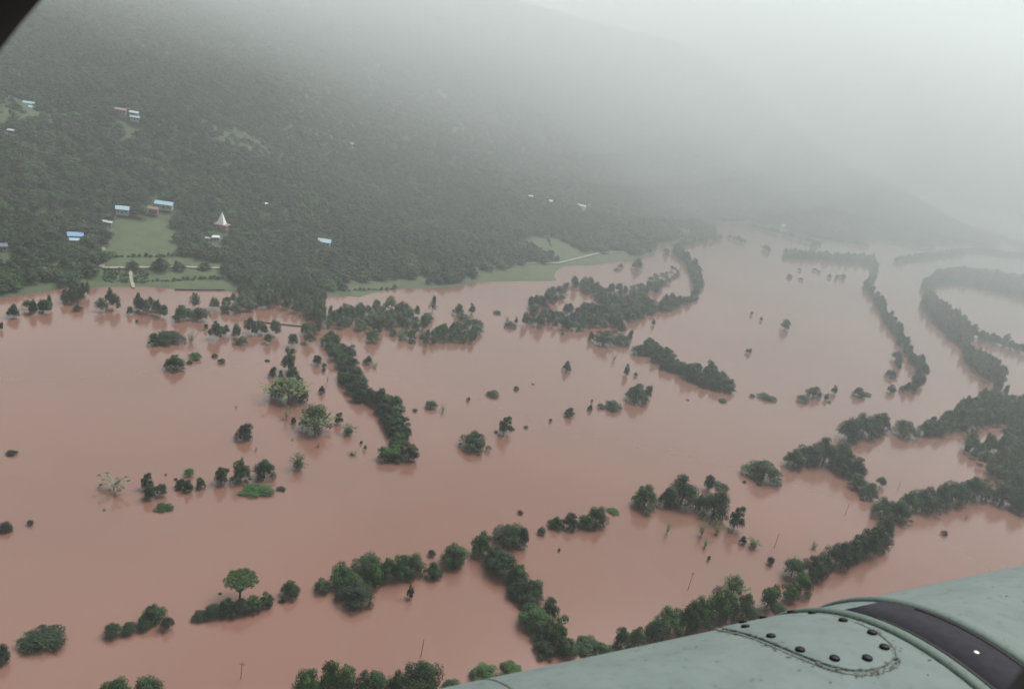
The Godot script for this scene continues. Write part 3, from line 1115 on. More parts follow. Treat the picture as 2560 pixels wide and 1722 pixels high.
func hillside_forest() -> void:
	var o := thing("hillside_forest", Vector3.ZERO, "unbroken green forest covering the hillside behind the flood", "forest")
	o.set_meta("kind", "stuff")
	var bare := []
	for f in fields:
		bare.append(f)
	var clumps := FastNoiseLite.new()
	clumps.seed = 12
	clumps.frequency = 0.011
	var where := [[], [], []]
	var cols := [[], [], []]
	var meshes := [canopy_mesh(11, 560, 0.12), canopy_mesh(12, 560, 0.12), canopy_mesh(13, 560, 0.12)]
	rng.seed = 77
	for ring in [[6.2, 380.0, 900.0], [8.5, 900.0, 1500.0], [12.0, 1500.0, 3300.0]]:
		var s: float = ring[0]
		var n := int(ring[2] / s)
		for i in range(-n, n):
			for j in range(1, n + 1):
				var x := (i + rng.randf_range(-0.45, 0.45)) * s
				var z := -(j + rng.randf_range(-0.45, 0.45)) * s
				var far := sqrt(x * x + z * z)
				var way := atan2(x, -z)
				if far < ring[1] or far >= ring[2] or way < -0.86 or way > 0.62:
					continue
				var y := high(x, z)
				if y < 0.8:
					continue
				var p := Vector2(x, z)
				var open := false
				for f in bare:
					if Geometry2D.is_point_in_polygon(p, f):
						open = true
						break
				if open and rng.randf() > 0.04:
					continue
				for c in clearings:
					if p.distance_to(Vector2(c.x, c.y)) < c.z or (p - Vector2(c.x, c.y)).length() < c.z + 14.0 and far < Vector2(c.x, c.y).length() - 2.0 and absf(p.angle_to(Vector2(c.x, c.y))) < c.z / far:
						open = true
						break
				if open:
					continue
				var noise := clumps.get_noise_2d(x, z)
				var k := rng.randi() % 3
				var wide := s * rng.randf_range(1.0, 1.5) * (1.25 + 0.45 * clumps.get_noise_2d(z * 2.0, x * 2.0)) * (1.5 if rng.randf() < 0.12 else 1.0)
				var tall := rng.randf_range(5.2, 7.8) * (1.0 + 0.3 * rng.randf() * rng.randf()) * sqrt(s / 6.2)
				where[k].append(Transform3D(Basis(Vector3.UP, rng.randf() * TAU).scaled(Vector3(wide, tall, wide)), Vector3(x, y - 0.3, z)))
				cols[k].append(mixed(["deep", "deep", "deep", "mid", "deep", "mid" if noise > 0.05 else "deep", "olive" if noise > 0.2 else "deep", "mid" if noise > 0.0 else "dark"][rng.randi() % 8]))
	for k in 3:
		copies("tree_crowns", meshes[k], where[k], cols[k], o)


func flooded_plants() -> void:
	plant("round", -73.5, -129.3, 174, 9.6, 8.2, 9.6, "mid", "first tree from the left in the clump cut by the bottom edge", "trees along the bottom edge")
	plant("broad", -67.5, -131.1, 166, 9.2, 7.4, 9.2, "deep", "second tree from the left in the clump cut by the bottom edge", "trees along the bottom edge")
	plant("round", -32.8, -140.7, 319, 8.1, 11.2, 8.1, "mid", "first tree from the left in the bottom centre clump below the pole", "trees along the bottom edge")
	plant("round", -27.8, -142.7, 129, 7.6, 13.0, 7.6, "mid", "second tree from the left in the bottom centre clump below the pole", "trees along the bottom edge")
	plant("oval", -23.5, -142.9, 314, 6.0, 12.6, 6.0, "olive", "third tree from the left in the bottom centre clump below the pole", "trees along the bottom edge")
	plant("broad", -17.0, -144.9, 315, 10.5, 11.1, 10.5, "deep", "fourth tree from the left in the bottom centre clump below the pole", "trees along the bottom edge")
	plant("round", -11.4, -144.8, 5, 6.6, 11.6, 6.6, "deep", "fifth tree from the left in the bottom centre clump below the pole", "trees along the bottom edge")
	plant("broad", -5.9, -150.7, 331, 11.1, 11.8, 11.1, "deep", "sixth tree from the left in the bottom centre clump below the pole", "trees along the bottom edge")
	plant("round", 2.3, -153.8, 206, 6.3, 2.5, 6.3, "deep", "first treetop from the left just beyond the grey tank's lower edge", "trees along the bottom edge")
	plant("broad", 10.7, -160.0, 155, 8.9, 3.7, 8.9, "mid", "second treetop from the left just beyond the grey tank's lower edge", "trees along the bottom edge")
	plant("round", 17.4, -164.9, 26, 7.3, 2.2, 7.0, "mid", "third treetop from the left just beyond the grey tank's lower edge", "trees along the bottom edge")
	plant("spiky", -86.5, -150.1, 273, 5.2, 3.7, 5.2, "dark", "first tree from the left in the short dark row at lower left", "trees in the short row")
	plant("spiky", -83.3, -152.2, 231, 5.0, 2.8, 5.0, "dark", "second tree from the left in the short dark row at lower left", "trees in the short row")
	plant("round", -79.9, -157.4, 12, 7.0, 4.8, 7.0, "deep", "third tree from the left in the short dark row at lower left", "trees in the short row")
	plant("spiky", -80.5, -154.6, 256, 4.9, 3.4, 4.9, "dark", "fourth tree from the left in the short dark row at lower left", "trees in the short row")
	plant("spiky", -75.1, -155.7, 306, 3.7, 4.6, 3.7, "dark", "fifth tree from the left in the short dark row at lower left", "trees in the short row")
	plant("low", -68.7, -161.7, 292, 5.5, 1.9, 5.5, "dark", "first bush from the left in the low hedge under the umbrella-shaped tree", "bushes in the hedge under the umbrella tree")
	plant("spiky", -66.2, -163.5, 62, 5.6, 4.0, 5.6, "dark", "second bush from the left in the low hedge under the umbrella-shaped tree", "bushes in the hedge under the umbrella tree")
	plant("round", -62.8, -165.0, 344, 5.8, 5.3, 5.8, "deep", "third bush from the left in the low hedge under the umbrella-shaped tree", "bushes in the hedge under the umbrella tree")
	plant("spiky", -59.7, -167.0, 262, 5.9, 5.0, 5.9, "dark", "fourth bush from the left in the low hedge under the umbrella-shaped tree", "bushes in the hedge under the umbrella tree")
	plant("round", -56.6, -168.5, 288, 5.4, 4.6, 5.4, "mid", "fifth bush from the left in the low hedge under the umbrella-shaped tree", "bushes in the hedge under the umbrella tree")
	plant("oval", -54.1, -171.3, 50, 4.3, 3.7, 4.3, "deep", "sixth bush from the left in the low hedge under the umbrella-shaped tree", "bushes in the hedge under the umbrella tree")
	plant("round", -37.0, -186.8, 230, 8.3, 7.3, 8.3, "mid", "first tree from the left in the big clump west of the forked tree line", "trees in the big foreground clump")
	plant("broad", -30.9, -195.5, 30, 10.6, 5.5, 10.6, "deep", "second tree from the left in the big clump west of the forked tree line", "trees in the big foreground clump")
	plant("round", -33.1, -184.9, 182, 9.3, 5.3, 9.3, "mid", "third tree from the left in the big clump west of the forked tree line", "trees in the big foreground clump")
	plant("broad", -30.8, -180.4, 328, 11.2, 6.0, 11.2, "dark", "fourth tree from the left in the big clump west of the forked tree line", "trees in the big foreground clump")
	plant("round", -27.6, -189.2, 51, 7.0, 8.1, 7.0, "mid", "fifth tree from the left in the big clump west of the forked tree line", "trees in the big foreground clump")
	plant("round", -24.5, -193.5, 156, 7.2, 7.9, 7.2, "mid", "sixth tree from the left in the big clump west of the forked tree line", "trees in the big foreground clump")
	plant("oval", -20.9, -194.7, 253, 6.4, 8.0, 6.4, "mid", "seventh tree from the left in the big clump west of the forked tree line", "trees in the big foreground clump")
	plant("broad", -17.5, -198.3, 60, 9.3, 6.9, 9.3, "deep", "eighth tree from the left in the big clump west of the forked tree line", "trees in the big foreground clump")
	plant("broad", 12.6, -226.9, 356, 12.5, 7.1, 12.5, "deep", "first tree, counted downwards, in the line from the fork to the tank", "trees in the line down to the tank")
	plant("spiky", 17.1, -225.2, 312, 4.7, 9.5, 4.7, "dark", "second tree, counted downwards, in the line from the fork to the tank", "trees in the line down to the tank")
	plant("round", 3.5, -215.7, 354, 8.7, 8.9, 8.7, "mid", "third tree, counted downwards, in the line from the fork to the tank", "trees in the line down to the tank")
	plant("round", 8.2, -211.1, 334, 8.3, 7.4, 8.3, "deep", "fourth tree, counted downwards, in the line from the fork to the tank", "trees in the line down to the tank")
	plant("broad", 11.3, -206.8, 126, 10.5, 8.3, 10.5, "deep", "fifth tree, counted downwards, in the line from the fork to the tank", "trees in the line down to the tank")
	plant("round", 16.5, -203.6, 320, 7.5, 7.8, 7.5, "mid", "sixth tree, counted downwards, in the line from the fork to the tank", "trees in the line down to the tank")
	plant("round", 17.2, -197.6, 244, 8.4, 5.8, 8.4, "dark", "seventh tree, counted downwards, in the line from the fork to the tank", "trees in the line down to the tank")
	plant("broad", 21.7, -199.1, 348, 8.7, 6.5, 8.7, "deep", "eighth tree, counted downwards, in the line from the fork to the tank", "trees in the line down to the tank")
	plant("round", 20.7, -194.0, 72, 7.5, 4.3, 7.5, "dark", "ninth tree, counted downwards, in the line from the fork to the tank", "trees in the line down to the tank")
	plant("broad", 23.0, -186.3, 278, 10.4, 6.6, 10.4, "mid", "tenth tree, counted downwards, in the line from the fork to the tank", "trees in the line down to the tank")
	plant("round", 27.6, -190.3, 254, 6.3, 6.8, 6.3, "deep", "eleventh tree, counted downwards, in the line from the fork to the tank", "trees in the line down to the tank")
	plant("round", 26.4, -180.7, 296, 8.1, 5.2, 8.1, "deep", "twelfth tree, counted downwards, in the line from the fork to the tank", "trees in the line down to the tank")
	plant("oval", 29.6, -179.2, 294, 6.7, 8.9, 6.7, "mid", "thirteenth tree, counted downwards, in the line from the fork to the tank", "trees in the line down to the tank")
	plant("round", 26.8, -174.8, 42, 7.6, 3.9, 7.6, "dark", "fourteenth tree, counted downwards, in the line from the fork to the tank", "trees in the line down to the tank")
	plant("round", 32.8, -176.3, 304, 7.2, 5.2, 7.2, "deep", "fifteenth tree, counted downwards, in the line from the fork to the tank", "trees in the line down to the tank")
	plant("broad", 39.3, -179.3, 135, 9.6, 2.8, 9.6, "deep", "sixteenth tree, counted downwards, in the line from the fork to the tank", "trees in the line down to the tank")
	plant("round", 43.4, -179.7, 16, 4.9, 3.1, 4.9, "mid", "seventeenth tree, counted downwards, in the line from the fork to the tank", "trees in the line down to the tank")
	plant("low", 46.9, -180.6, 258, 5.2, 1.4, 4.9, "mid", "first tree from the left in the dense line along the tank's upper edge", "trees along the tank edge")
	plant("round", 49.9, -183.5, 307, 6.3, 6.8, 6.3, "deep", "second tree from the left in the dense line along the tank's upper edge", "trees along the tank edge")
	plant("round", 54.4, -185.7, 225, 6.1, 6.7, 6.1, "mid", "third tree from the left in the dense line along the tank's upper edge", "trees along the tank edge")
	plant("round", 60.2, -190.0, 216, 7.3, 7.3, 7.3, "deep", "fourth tree from the left in the dense line along the tank's upper edge", "trees along the tank edge")
	plant("broad", 66.2, -195.0, 170, 10.0, 8.7, 10.0, "mid", "fifth tree from the left in the dense line along the tank's upper edge", "trees along the tank edge")
	plant("round", 72.1, -196.6, 206, 7.8, 11.3, 7.8, "deep", "sixth tree from the left in the dense line along the tank's upper edge", "trees along the tank edge")
	plant("broad", 76.9, -200.8, 150, 9.1, 10.9, 9.1, "mid", "seventh tree from the left in the dense line along the tank's upper edge", "trees along the tank edge")
	plant("round", 83.5, -206.7, 278, 9.6, 12.5, 9.6, "mid", "eighth tree from the left in the dense line along the tank's upper edge", "trees along the tank edge")
	plant("round", 87.7, -207.7, 15, 7.9, 9.6, 7.9, "deep", "ninth tree from the left in the dense line along the tank's upper edge", "trees along the tank edge")
	plant("bamboo", 91.6, -219.1, 213, 8.5, 10.7, 8.5, "pale", "tenth tree from the left in the dense line along the tank's upper edge", "trees along the tank edge")
	plant("round", 93.2, -210.0, 152, 7.6, 9.5, 7.6, "olive", "eleventh tree from the left in the dense line along the tank's upper edge", "trees along the tank edge")
	plant("low", 97.8, -211.5, 286, 6.8, 3.1, 6.8, "deep", "twelfth tree from the left in the dense line along the tank's upper edge", "trees along the tank edge")
	plant("oval", 104.0, -218.2, 77, 7.0, 9.4, 7.0, "mid", "thirteenth tree from the left in the dense line along the tank's upper edge", "trees along the tank edge")
	plant("low", 108.0, -218.0, 182, 6.7, 2.6, 6.7, "deep", "fourteenth tree from the left in the dense line along the tank's upper edge", "trees along the tank edge")
	plant("oval", 113.7, -225.2, 289, 6.5, 6.1, 6.5, "mid", "fifteenth tree from the left in the dense line along the tank's upper edge", "trees along the tank edge")
	plant("spiky", 119.4, -240.2, 49, 9.5, 9.4, 9.5, "deep", "first tree from the lower end of the thick line climbing right from the tank", "trees in the line climbing right")
	plant("round", 119.8, -231.0, 14, 8.3, 8.3, 8.3, "mid", "second tree from the lower end of the thick line climbing right from the tank", "trees in the line climbing right")
	plant("broad", 127.9, -242.7, 42, 9.9, 9.0, 9.9, "deep", "third tree from the lower end of the thick line climbing right from the tank", "trees in the line climbing right")
	plant("round", 132.9, -247.5, 228, 8.4, 8.5, 8.4, "deep", "fourth tree from the lower end of the thick line climbing right from the tank", "trees in the line climbing right")
	plant("tuft", 136.1, -264.6, 10, 4.6, 3.4, 4.6, "pale", "fifth tree from the lower end of the thick line climbing right from the tank", "trees in the line climbing right")
	plant("broad", 141.3, -254.8, 212, 10.7, 10.5, 10.7, "deep", "sixth tree from the lower end of the thick line climbing right from the tank", "trees in the line climbing right")
	plant("round", 148.1, -259.7, 156, 8.8, 9.7, 8.8, "deep", "seventh tree from the lower end of the thick line climbing right from the tank", "trees in the line climbing right")
	plant("round", 153.2, -264.7, 272, 10.0, 10.3, 10.0, "deep", "eighth tree from the lower end of the thick line climbing right from the tank", "trees in the line climbing right")
	plant("oval", 158.8, -267.8, 254, 8.3, 12.2, 8.3, "deep", "ninth tree from the lower end of the thick line climbing right from the tank", "trees in the line climbing right")
	plant("broad", 166.0, -274.6, 50, 10.6, 9.8, 10.6, "dark", "tenth tree from the lower end of the thick line climbing right from the tank", "trees in the line climbing right")
	plant("round", 173.9, -287.1, 176, 9.1, 9.4, 9.1, "deep", "eleventh tree from the lower end of the thick line climbing right from the tank", "trees in the line climbing right")
	plant("broad", 181.3, -304.7, 136, 12.4, 9.2, 12.4, "deep", "first tree from the left in the hedge bounding the small oval pool", "trees round the oval pool")
	plant("round", 188.0, -305.2, 66, 13.2, 9.9, 13.2, "deep", "second tree from the left in the hedge bounding the small oval pool", "trees round the oval pool")
	plant("round", 199.4, -318.4, 11, 10.0, 9.4, 10.0, "mid", "third tree from the left in the hedge bounding the small oval pool", "trees round the oval pool")
	plant("broad", 207.6, -320.6, 284, 13.8, 11.4, 13.8, "deep", "fourth tree from the left in the hedge bounding the small oval pool", "trees round the oval pool")
	plant("round", 217.8, -327.4, 198, 11.1, 11.8, 11.1, "deep", "fifth tree from the left in the hedge bounding the small oval pool", "trees round the oval pool")
	plant("broad", 228.9, -335.6, 294, 13.9, 12.5, 13.9, "deep", "sixth tree from the left in the hedge bounding the small oval pool", "trees round the oval pool")
	plant("round", 242.2, -344.6, 70, 13.8, 12.4, 13.8, "deep", "seventh tree from the left in the hedge bounding the small oval pool", "trees round the oval pool")
	plant("oval", 250.9, -347.3, 352, 8.5, 9.3, 8.5, "mid", "eighth tree from the left in the hedge bounding the small oval pool", "trees round the oval pool")
	plant("broad", 259.1, -345.5, 226, 13.0, 11.2, 13.0, "dark", "ninth tree from the left in the hedge bounding the small oval pool", "trees round the oval pool")
	plant("round", 265.2, -339.9, 178, 11.4, 11.4, 11.4, "dark", "tenth tree from the left in the hedge bounding the small oval pool", "trees round the oval pool")
	plant("round", 150.4, -340.2, 32, 11.5, 9.8, 11.5, "deep", "first tree from the left in the slanting hedge above the oval pool", "trees of the slanting hedge")
	plant("broad", 159.8, -348.4, 54, 13.5, 11.1, 13.5, "deep", "second tree from the left in the slanting hedge above the oval pool", "trees of the slanting hedge")
	plant("broad", 170.1, -353.1, 20, 15.0, 13.4, 15.0, "deep", "third tree from the left in the slanting hedge above the oval pool", "trees of the slanting hedge")
	plant("round", 180.5, -357.3, 164, 12.0, 11.8, 12.0, "deep", "fourth tree from the left in the slanting hedge above the oval pool", "trees of the slanting hedge")
	plant("broad", 177.8, -344.9, 306, 14.7, 11.6, 14.7, "dark", "fifth tree from the left in the slanting hedge above the oval pool", "trees of the slanting hedge")
	plant("round", 182.2, -341.0, 18, 11.0, 11.9, 11.0, "deep", "sixth tree from the left in the slanting hedge above the oval pool", "trees of the slanting hedge")
	plant("round", 178.8, -328.8, 264, 9.4, 7.6, 9.4, "mid", "seventh tree from the left in the slanting hedge above the oval pool", "trees of the slanting hedge")
	plant("round", 181.0, -322.2, 196, 9.7, 7.8, 9.7, "mid", "eighth tree from the left in the slanting hedge above the oval pool", "trees of the slanting hedge")
	plant("round", 198.5, -392.8, 132, 14.5, 13.7, 14.5, "deep", "first tree from the left in the rounded grove above the oval pool", "trees of the grove above the pool")
	plant("broad", 210.1, -402.9, 154, 15.9, 13.8, 15.9, "deep", "second tree from the left in the rounded grove above the oval pool", "trees of the grove above the pool")
	plant("round", 219.3, -408.8, 301, 12.4, 13.1, 12.4, "deep", "third tree from the left in the rounded grove above the oval pool", "trees of the grove above the pool")
	plant("round", 228.4, -419.1, 326, 11.1, 10.9, 11.1, "dark", "fourth tree from the left in the rounded grove above the oval pool", "trees of the grove above the pool")
	plant("broad", 241.8, -416.7, 180, 15.3, 10.0, 15.3, "deep", "fifth tree from the left in the rounded grove above the oval pool", "trees of the grove above the pool")
	plant("round", 261.1, -428.8, 222, 10.8, 9.0, 10.8, "deep", "sixth tree from the left in the rounded grove above the oval pool", "trees of the grove above the pool")
	plant("oval", 269.0, -430.3, 286, 8.1, 8.9, 8.1, "olive", "seventh tree from the left in the rounded grove above the oval pool", "trees of the grove above the pool")
	plant("round", 66.2, -270.1, 293, 12.7, 10.0, 12.7, "olive", "first tree from the left in the tall mid-water clump above the feathery saplings", "trees of the mid-water clump")
	plant("round", 76.0, -275.3, 116, 8.1, 8.4, 8.1, "deep", "second tree from the left in the tall mid-water clump above the feathery saplings", "trees of the mid-water clump")
	plant("broad", 83.3, -279.3, 12, 15.3, 12.6, 15.3, "deep", "third tree from the left in the tall mid-water clump above the feathery saplings", "trees of the mid-water clump")
	plant("broad", 95.9, -273.5, 184, 13.2, 12.6, 13.2, "deep", "fourth tree from the left in the tall mid-water clump above the feathery saplings", "trees of the mid-water clump")
	plant("oval", 98.4, -296.6, 284, 5.5, 7.7, 5.5, "deep", "fifth tree from the left in the tall mid-water clump above the feathery saplings", "trees of the mid-water clump")
	plant("low", 105.1, -301.8, 236, 8.3, 2.1, 8.3, "deep", "sixth tree from the left in the tall mid-water clump above the feathery saplings", "trees of the mid-water clump")
	plant("oval", 103.5, -267.1, 217, 6.1, 10.0, 6.1, "deep", "seventh tree from the left in the tall mid-water clump above the feathery saplings", "trees of the mid-water clump")
	plant("round", 90.6, -277.2, 56, 6.3, 7.4, 6.3, "olive", "eighth tree from the left in the tall mid-water clump above the feathery saplings", "trees of the mid-water clump")
	plant("round", 29.4, -242.0, 96, 6.6, 4.5, 6.6, "deep", "first tree from the left in the pair of thickets above the forked line", "trees of the pair of thickets")
	plant("round", 34.9, -243.1, 241, 7.3, 5.9, 7.3, "dark", "second tree from the left in the pair of thickets above the forked line", "trees of the pair of thickets")
	plant("oval", 40.6, -246.3, 196, 6.0, 4.9, 6.0, "mid", "third tree from the left in the pair of thickets above the forked line", "trees of the pair of thickets")
	plant("broad", 45.0, -249.1, 41, 9.1, 7.8, 9.1, "deep", "fourth tree from the left in the pair of thickets above the forked line", "trees of the pair of thickets")
	plant("oval", -92.1, -227.1, 188, 5.3, 6.2, 5.3, "dark", "first tree from the left in the cluster with the bright green mat", "trees above the green mat")
	plant("round", -86.5, -230.8, 322, 7.9, 8.0, 7.9, "deep", "second tree from the left in the cluster with the bright green mat", "trees above the green mat")
	plant("round", -80.1, -236.1, 78, 8.4, 7.6, 8.4, "deep", "third tree from the left in the cluster with the bright green mat", "trees above the green mat")
	plant("low", -79.1, -226.1, 19, 12.8, 2.0, 9.0, "bright", "fourth tree from the left in the cluster with the bright green mat", "trees above the green mat")
	plant("low", -71.5, -230.7, 229, 3.8, 0.8, 3.8, "dark", "fifth tree from the left in the cluster with the bright green mat", "trees above the green mat")
	plant("oval", -112.8, -215.0, 262, 3.9, 5.7, 3.9, "dark", "first bush from the left in the broken row below the bare branches", "bushes of the broken row")
	plant("oval", -109.1, -209.8, 148, 4.4, 5.4, 4.4, "dark", "second bush from the left in the broken row below the bare branches", "bushes of the broken row")
	plant("spiky", -106.7, -213.1, 96, 4.8, 5.0, 4.8, "dark", "third bush from the left in the broken row below the bare branches", "bushes of the broken row")
	plant("spiky", -104.2, -227.9, 78, 4.4, 3.2, 4.4, "mid", "fourth bush from the left in the broken row below the bare branches", "bushes of the broken row")
	plant("round", -102.8, -219.5, 342, 5.2, 3.4, 5.2, "dark", "fifth bush from the left in the broken row below the bare branches", "bushes of the broken row")
	plant("round", -99.7, -218.2, 40, 3.6, 4.8, 3.6, "deep", "sixth bush from the left in the broken row below the bare branches", "bushes of the broken row")
	plant("round", -97.1, -221.8, 348, 4.0, 4.0, 4.0, "deep", "seventh bush from the left in the broken row below the bare branches", "bushes of the broken row")
	plant("low", -106.8, -223.6, 234, 1.4, 0.7, 1.4, "dark", "speck of a bush just above the broken row of bushes")
	plant("low", -111.3, -225.1, 145, 0.9, 0.6, 0.9, "dark", "tiny treetop above the gap in the broken row")
	plant("low", -102.3, -206.2, 26, 6.4, 1.3, 5.7, "deep", "low wide bush floating just under the broken row")
	plant("spiky", -100.1, -143.1, 4, 11.6, 3.3, 10.8, "dark", "large spiky-edged round bush standing alone near the bottom left corner")
	plant("round", -104.8, -135.2, 154, 4.4, 5.3, 4.4, "dark", "rounded bush cut off by the left edge below the spiky bush")
	plant("round", -136.8, -180.7, 220, 4.4, 2.9, 4.4, "dark", "dark bush cut by the left edge, higher than the spiky bush")
	plant("spiky", -132.7, -185.5, 294, 2.3, 1.8, 2.3, "dark", "small ragged bush beside the bush cut by the left edge")
	plant("low", -162.7, -219.4, 111, 4.0, 1.5, 4.0, "dark", "lone low dome-shaped bush near the left edge in open water")
	plant("tuft", -118.0, -199.3, 122, 1.3, 0.4, 1.3, "dark", "tiny twig top below the bare branches")
	plant("round", -49.3, -177.2, 50, 6.4, 5.4, 6.4, "deep", "round tree standing alone right of the umbrella-shaped tree")
	plant("low", -50.7, -174.0, 16, 2.3, 0.5, 1.6, "dark", "low leafy tuft touching the lone round tree's foot")
	plant("oval", -41.2, -182.0, 37, 5.2, 3.3, 5.2, "deep", "leaning oval tree against the big clump's left end")
	plant("low", -68.1, -172.4, 234, 1.1, 0.3, 1.1, "dark", "tiny floating tuft left of the umbrella tree's trunk")
	plant("round", -10.3, -198.9, 329, 6.5, 5.1, 6.5, "deep", "compact round tree between the big clump and the pale green tree")
	plant("spiky", -12.7, -209.5, 307, 3.1, 2.6, 3.1, "dark", "small ragged treetop above the compact round tree")
	plant("round", -4.9, -207.1, 29, 9.9, 7.9, 9.9, "mid", "bright green round tree at the left end of the forked line")
	plant("oval", -15.5, -186.5, 30, 2.3, 4.1, 2.3, "dark", "slim upright shrub alone below the big clump")
	plant("low", 15.7, -246.1, 71, 2.5, 1.4, 2.5, "dark", "small dark bush alone in the channel above the forked line")
	plant("low", 24.2, -235.6, 4, 3.9, 2.7, 3.9, "deep", "squarish little bush left of the pair of thickets")
	plant("low", 30.8, -226.8, 80, 1.1, 1.3, 1.1, "dark", "speck of a bush below the pair of thickets")
	plant("low", 52.7, -261.2, 227, 6.0, 1.1, 5.8, "mid", "ragged branch-like bush at the right end of the thickets")
	plant("tuft", 73.7, -253.2, 324, 3.3, 5.7, 3.3, "olive", "feathery sapling alone below the mid-water clump")
	plant("tuft", 88.1, -256.7, 15, 5.9, 7.7, 5.9, "pale", "pale feathery sapling at the foot of the mid-water clump")
	plant("tuft", 95.1, -260.4, 44, 4.6, 5.4, 4.6, "olive", "second pale sapling, right of the taller one under the clump")
	plant("tuft", 88.0, -248.7, 335, 3.7, 4.3, 3.7, "olive", "thin pale sapling lowest under the mid-water clump")
	plant("oval", 87.7, -240.1, 208, 1.3, 1.9, 1.3, "dark", "tiny dark stump-like bush above the leaning pole")
	plant("round", 104.5, -256.4, 232, 3.1, 3.4, 3.1, "dark", "small round bush left of the frond-crowned bush")
	plant("frond", 108.5, -255.5, 230, 5.2, 4.7, 5.2, "mid", "frond-crowned bush in the open water below the clump")
	plant("oval", 112.8, -245.9, 269, 3.3, 3.1, 3.3, "dark", "dark little bush beside the line climbing right")
	plant("round", 129.6, -320.3, 31, 18.0, 9.0, 18.0, "deep", "broad isolated tree left of the slanting hedge")
	plant("bamboo", 121.9, -321.1, 264, 7.1, 5.1, 7.1, "olive", "grey-leaved drooping branches at the broad isolated tree's left side")
	plant("low", 125.2, -311.5, 25, 2.5, 1.1, 2.5, "dark", "small tuft under the broad isolated tree")
	plant("round", 118.5, -311.2, 95, 2.0, 1.2, 2.0, "dark", "small bush under the drooping grey branches")
	plant("spiky", 193.1, -336.6, 343, 5.7, 6.8, 5.7, "olive", "sparse reddish tree standing between the slanting hedge and the oval pool")
	plant("low", 176.7, -317.8, 294, 3.3, 1.4, 3.3, "brown", "brown shrub below the slanting hedge's lower end")
	plant("low", 207.2, -299.0, 167, 3.5, 2.1, 3.5, "brown", "brown shrub alone in the water right of the oval pool")
	plant("tuft", 228.1, -319.8, 322, 1.7, 1.9, 1.7, "brown", "faint brown stalk below the oval pool's hedge")
	plant("round", -98.0, -261.0, 175, 8.1, 6.4, 8.1, "dark", "isolated dark domed tree left of the pale bamboo clumps")
	plant("frond", -71.0, -246.4, 205, 6.7, 7.5, 6.7, "deep", "palm-like tree with radiating fronds below the bamboo clumps")
	plant("tuft", -91.7, -244.2, 162, 2.3, 2.3, 2.3, "brown", "faint grey twig under the isolated domed tree")
	plant("tuft", -90.0, -253.4, 242, 1.4, 1.9, 1.4, "brown", "thin twig right of the isolated domed tree")
	plant("tuft", -111.3, -285.0, 99, 1.3, 1.3, 1.3, "dark", "tiny twig in open water above the domed tree")
	plant("bamboo", -94.9, -303.4, 87, 18.4, 11.7, 18.4, "pale", "larger pale feathery bamboo clump, the upper of two")
	plant("bamboo", -101.0, -300.2, 92, 4.0, 7.8, 4.0, "brown", "brownish thin bush at the upper bamboo clump's left side")
	plant("round", -88.2, -304.0, 348, 4.8, 5.4, 4.8, "deep", "dark green tree at the upper bamboo clump's right side")
	plant("bamboo", -75.0, -279.6, 37, 15.6, 12.1, 15.6, "pale", "rounder pale feathery bamboo clump, the lower of two")
	plant("tuft", -88.8, -284.1, 62, 4.2, 6.5, 4.2, "pale", "thin pale plume between the two bamboo clumps")
	plant("round", -85.0, -281.6, 265, 2.6, 3.0, 2.6, "dark", "small dark bush left of the lower bamboo clump")
	plant("oval", -105.8, -333.3, 65, 6.5, 10.8, 6.5, "deep", "tall dark tree at the top of the dark column above the bamboo")
	plant("round", -101.1, -325.7, 236, 7.6, 6.4, 7.6, "deep", "dark tree in the middle of the column above the bamboo")
	plant("oval", -94.2, -315.5, 310, 4.5, 6.6, 4.5, "deep", "dark tree at the foot of the column above the bamboo")
	plant("round", -105.2, -321.5, 354, 3.4, 5.2, 3.4, "dark", "narrow dark bush left of the dark column")
	plant("round", -109.8, -323.0, 185, 4.6, 5.3, 4.6, "dark", "mushroom-shaped dark tree left of the dark column")
	plant("low", -118.9, -340.5, 280, 3.1, 0.8, 3.1, "dark", "tiny flat bush above the mushroom-shaped tree")
	plant("round", -112.3, -358.0, 209, 3.2, 2.2, 3.2, "dark", "small round bush above the dark column")
	plant("oval", -67.8, -289.3, 261, 3.8, 5.0, 3.8, "deep", "upright dark bush right of the lower bamboo clump")
	plant("frond", -61.0, -281.8, 6, 6.7, 5.6, 6.7, "deep", "palm-like bush with fanned fronds right of the lower bamboo clump")
	plant("tuft", -54.6, -265.6, 151, 5.0, 1.8, 5.0, "pale", "pale half-sunk shrub under the palm-like bush")
	plant("low", -53.8, -275.5, 106, 1.5, 1.6, 1.5, "brown", "tiny dark bush beside the pale half-sunk shrub")
	plant("low", -51.1, -271.0, 236, 1.5, 2.5, 1.5, "brown", "second tiny dark bush beside the pale half-sunk shrub")
	plant("tuft", -69.1, -265.9, 88, 2.1, 1.8, 2.1, "brown", "brown twig below the lower bamboo clump")
	plant("tuft", -80.3, -267.0, 49, 1.4, 0.5, 1.4, "brown", "tiny twig left below the lower bamboo clump")
	plant("oval", -95.8, -348.4, 8, 5.4, 5.6, 5.4, "dark", "dark egg-shaped tree left of the long diagonal grove")
	plant("low", -92.3, -348.0, 25, 3.1, 1.7, 3.1, "dark", "small reddish bush at the egg-shaped tree's foot")
	plant("low", -90.4, -341.3, 0, 2.9, 2.2, 2.9, "dark", "small dark bush just below the egg-shaped tree")
	plant("round", -83.4, -316.2, 82, 3.5, 4.1, 3.5, "dark", "small round dark tree left of the diagonal grove's middle")
	plant("tuft", -84.7, -328.8, 51, 1.7, 3.8, 1.7, "brown", "thin brown stalk above the small round dark tree")
	plant("round", -73.1, -362.8, 121, 5.6, 4.8, 5.6, "deep", "dark tree poking out right of the diagonal grove's top")
	plant("tuft", -68.7, -359.6, 324, 5.1, 3.3, 5.1, "olive", "pale drooping branches right of the diagonal grove's top")
